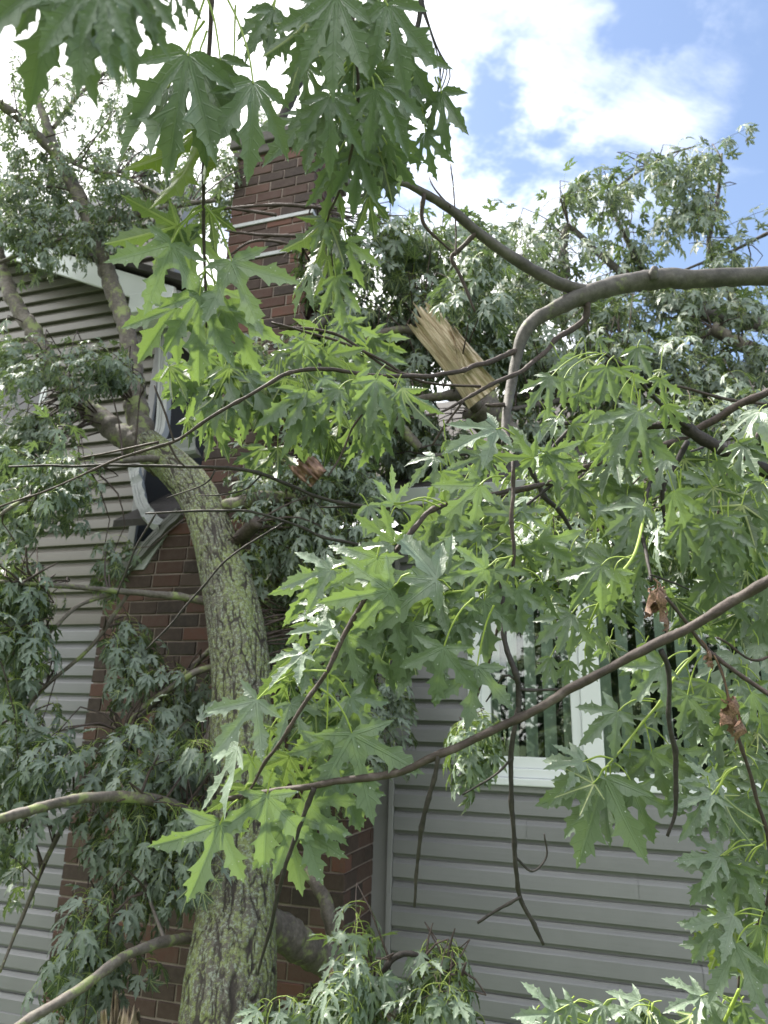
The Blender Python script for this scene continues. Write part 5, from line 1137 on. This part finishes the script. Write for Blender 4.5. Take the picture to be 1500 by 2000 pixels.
K2.mass([(600, 720), (760, 700), (760, 880), (600, 880)], 3.9, 4.3, 26, .42, .09, 8, lift=.8)
K2.mass([(470, 640), (640, 640), (620, 780), (500, 790)], 4.2, 4.6, 22, .4, .095, 8)
K2.mass([(430, 300), (470, 300), (470, 420), (430, 420)], 5.3, 5.8, 8, .36, .09, 7)
K2.mass([(490, 200), (545, 230), (560, 270), (510, 270)], 5.4, 5.8, 5, .34, .08, 6)
K2.mass([(850, 470), (960, 470), (960, 640), (900, 600)], 3.4, 3.9, 9, .42, .1, 8, lift=.8)
K2.limb([(510, 310, 5.4, 22), (560, 210, 5.5, 20), (600, 120, 5.6, 16), (640, 20, 5.7, 12)], M_DARKTWIG, 'limb', 10)
# --- lower clusters
Lc = Plant('leafy_branch', P(720, 2060, 2.2), 'low leafy branch tangled at the foot of the brick corner', 'branch', 'broken maple branches')
Lc.limb([(660, 2060, 2.15, 16), (680, 1990, 2.2, 12), (735, 1920, 2.2, 11), (765, 1875, 2.2, 11), (800, 1862, 2.2, 10), (850, 1880, 2.2, 7), (880, 1900, 2.2, 5)], M_DARKTWIG, 'twig', 9, 0.01)
Lc.limb([(590, 2000, 2.2, 9), (600, 1965, 2.2, 8), (635, 1935, 2.2, 7), (680, 1932, 2.2, 5)], M_TWIG, 'twig', 8, 0.01)
Lc.limb([(800, 2040, 2.2, 8), (880, 1960, 2.15, 7), (910, 1880, 2.15, 4)], M_TWIG, 'twig', 8, 0.01)
Lc.mass([(655, 1800), (710, 1810), (740, 1900), (700, 1960), (650, 1900)], 2.0, 2.3, 8, .26, .088, 6, MIDL, lift=.8, r0=.002)
Lc.mass([(810, 1840), (900, 1850), (920, 1950), (880, 2010), (780, 2010), (800, 1920)], 2.0, 2.3, 14, .26, .085, 6, MIDL, lift=.8, r0=.002)
Lc.mass([(550, 1930), (640, 1910), (760, 1970), (740, 2020), (550, 2020)], 2.0, 2.4, 15, .26, .085, 6, MIDL, lift=.8, r0=.002)
Lb = Plant('leafy_branch', P(1250, 2080, 1.3), 'pale wilted leaf bunch rising from the bottom right edge', 'branch', 'broken maple branches')
Lb.limb([(1250, 2080, 1.25, 8), (1270, 2010, 1.25, 6), (1275, 1960, 1.25, 4)], M_PET, 'twig', 7, 0.01); Lb.limb([(1380, 2060, 1.2, 8), (1420, 1985, 1.18, 7), (1445, 1930, 1.16, 6)], M_PET, 'twig', 7, 0.01); Lb.limb([(1110, 2080, 1.3, 6), (1150, 2000, 1.3, 5), (1160, 1960, 1.3, 4)], M_PET, 'twig', 7, 0.01)
for a in [((1160, 1962), (1085, 1977), (1000, 1985), 1.25, -.2, .2), ((1160, 1960), (1120, 1960), (1080, 2020), 1.25, 0, .2), ((1270, 1965), (1230, 1975), (1190, 2040), 1.25, 0, .3), ((1275, 1960), (1250, 1955), (1180, 1990), 1.27, -.2, .4), ((1275, 1965), (1290, 1985), (1270, 2060), 1.27, 0, .1), ((1430, 1960), (1370, 1945), (1295, 1975), 1.18, -.2, .3), ((1435, 1955), (1385, 1950), (1360, 2030), 1.2, 0, .4), ((1440, 1940), (1450, 1960), (1470, 2030), 1.2, 0, .4), ((1150, 2000), (1060, 2000), (1010, 2060), 1.3, 0, .2), ((1440, 1950), (1410, 1960), (1400, 2040), 1.22, 0, .6), ((1160, 1970), (1180, 1965), (1230, 2010), 1.3, 0, .6)]:
    hleaf(Lb, *a)
hang(Lb, (1040, 1985), (1300, 1990), 9, 90, 1.3, up=25); hang(Lb, (1330, 1990), (1490, 1980), 6, 85, 1.25, up=25)
Ld = Plant('hanging_twig', P(930, 1330, 2.3), 'pale limp twig of small leaves beside the white window frame', 'twig', 'broken maple branches')
Ld.limb([(985, 1180, 2.2, 6), (955, 1290, 2.25, 5), (925, 1380, 2.3, 5), (905, 1470, 2.3, 3)], M_TWIG, 'twig', 7, 0.01)
Ld.mass([(900, 1380), (960, 1340), (940, 1470), (880, 1480)], 2.2, 2.4, 8, .16, .075, 5, MIDL, r0=.0015, droop=1.4)
Le = Plant('hanging_twig', P(1150, 1090, 2.2), 'pale leafy twigs hanging under the eave in front of the window', 'twig', 'broken maple branches')
Le.limb([(1110, 960, 2.3, 8), (1150, 1040, 2.2, 7), (1200, 1120, 2.2, 5), (1230, 1180, 2.2, 3)], M_DARKTWIG, 'twig', 7, 0.01)
Le.limb([(1300, 960, 2.4, 8), (1400, 1020, 2.3, 7), (1480, 1060, 2.3, 5)], M_DARKTWIG, 'twig', 7, 0.01)
Le.mass([(1040, 980), (1260, 960), (1270, 1060), (1200, 1090), (1080, 1080)], 2.0, 2.7, 26, .25, .088, 7, MIDL, r0=.0018)
Le.mass([(1280, 900), (1500, 920), (1500, 1130), (1370, 1110), (1280, 1030)], 1.8, 2.6, 32, .25, .088, 7, MIDL, r0=.0018)
Le.mass([(1060, 860), (1300, 870), (1300, 960), (1060, 970)], 2.3, 2.9, 20, .25, .09, 7, MIDL, r0=.0018)
for p_ in (K, K2): print(p_.o.name, p_.finish(300))
for p_ in (Lc, Ld, Le): p_.finish(300)

# --- split wood
def shard(name, parent, a, b, wa, wb, d, seed=0, jag=0.25, db=None, m=None):
    "a torn piece of trunk: flat splintered face to the viewer, bark behind"
    g = np.random.default_rng(seed); A_, B_ = P(*a, d), P(*b, d if db is None else db); ax = B_-A_; ln = np.linalg.norm(ax); ax /= ln
    c = nrm(EYE-A_); c = nrm(c-ax*np.dot(c, ax)); x = np.cross(ax, c); n, mm_ = 60, 26; V = []; UVv = []
    jr = np.abs(np.convolve(g.normal(size=mm_+5), [.25, .5, .5, .5, .25], 'valid')); jagv = [jag*(0.75*jr[q]+0.25*abs(g.normal())) for q in range(mm_+1)]
    for i in range(n+1):
        for j in range(mm_+1):
            s = j/mm_*2-1; t = i/n; tt = t*(1-0.0)-(jagv[j]*t**3)
            w = ((wa*(1-t)+wb*t)/F*d/2)*(1+0.10*math.sin(5*t+seed)); dep = 0.07*(vnoise(np.array([s*2.2]), np.array([t*2.5]), seed)[0]-.5)+0.035*(vnoise(np.array([s*7]), np.array([t*2.]), seed+1)[0]-.5)+0.014*(vnoise(np.array([s*17]), np.array([t*7.]), seed+2)[0]-.5)
            V.append(A_+ax*ln*tt+x*s*w+c*(dep-0.25*w*s*s)); UVv.append((s, t))
    k = mm_+1; off = len(V)
    for i in range(n+1):
        for j in range(mm_+1):
            s = j/mm_*2-1; t = i/n; tt = t-(jagv[j]*t**3); w = ((wa*(1-t)+wb*t)/F*d/2)*(1+0.10*math.sin(5*t+seed))
            V.append(A_+ax*ln*tt+x*s*w*1.02-c*(w*0.9*math.sqrt(max(0, 1-s*s))+0.004+0.25*w*s*s)); UVv.append((s, t))
    Fq, mi = [], []
    for i in range(n):
        for j in range(mm_): q = i*k+j; Fq.append([q, q+1, q+k+1, q+k]); mi.append(0); Fq.append([off+q, off+q+k, off+q+k+1, off+q+1]); mi.append(1)
        Fq.append([i*k, i*k+k, off+i*k+k, off+i*k]); mi.append(1); q = i*k+mm_; Fq.append([q, off+q, off+q+k, q+k]); mi.append(1)
    for j in range(mm_): q = n*k+j; Fq.append([q, q+1, off+q+1, off+q]); mi.append(0)
    uv = [UVv[v] for f in Fq for v in f]
    return part(name, new_mesh(name, np.array(V), np.array(Fq), [m or M_WOOD, M_LIMB], mi=mi, uv=uv), parent)
shard('split_wood', K2.o, (945, 775), (802, 588), 74, 58, 4.1, 3, .16)
shard('split_wood', K2.o, (925, 720), (868, 625), 44, 22, 4.07, 8, .35)
shard('broken_end', K2.o, (622, 935), (572, 888), 50, 46, 3.6, 5, .35, m=M_DEAD)
st = thing('wood_stump', P(225, 2040, 2.35), 'freshly splintered pale stump at the bottom left before the bricks', 'stump')
pst = type('x', (), {})(); 
shard('split_wood', st, (222, 2060), (226, 1934), 26, 11, 2.35, 11, .10); shard('split_wood', st, (240, 2080), (252, 1972), 50, 44, 2.32, 12, .16); shard('split_wood', st, (206, 2080), (204, 1974), 34, 28, 2.3, 13, .16)
shard('split_wood', TR.o, (640, 1895), (800, 2030), 30, 26, 2.6, 15, .3)

# --- trees behind the photographer (seen in the window glass), plus an added row at the left
def treeline():
    g = np.random.default_rng(5); V, Fs, T_ = [], [], []; n = 0
    for k in range(27000):
        a = g.integers(30); r2 = np.random.default_rng(int(a)); hz = r2.uniform(4.2, 6.0); cx = -26+a*2.5+r2.uniform(-1, 1); cy = -16-r2.uniform(0, 4); rad = r2.uniform(2.0, 3.0)
        if a >= 22: cx = -13-r2.uniform(0, 3); cy = -12+(a-22)*2.6; hz = r2.uniform(6.0, 8.5)  # unseen left row, added to block sky light from that side
        q = nrm(g.normal(size=3))*g.random()**.4
        p = np.array([cx+q[0]*rad, cy+q[1]*rad, hz*0.5+q[2]*hz*0.5])
        x = nrm(g.normal(size=3))*g.uniform(.12, .28); y = nrm(np.cross(x, g.normal(size=3)))*np.linalg.norm(x)*.7
        V += [p-x, p-y, p+x, p+y]; Fs.append([n, n+1, n+2, n+3]); n += 4
    return new_mesh('treeline', np.array(V), np.array(Fs), [M_FAR], smooth=False)
M_FAR = simple('far_leaves', (0.045, 0.075, 0.035), 0.7, 0.4, 3)
link('treeline', treeline(), None, 'stuff')
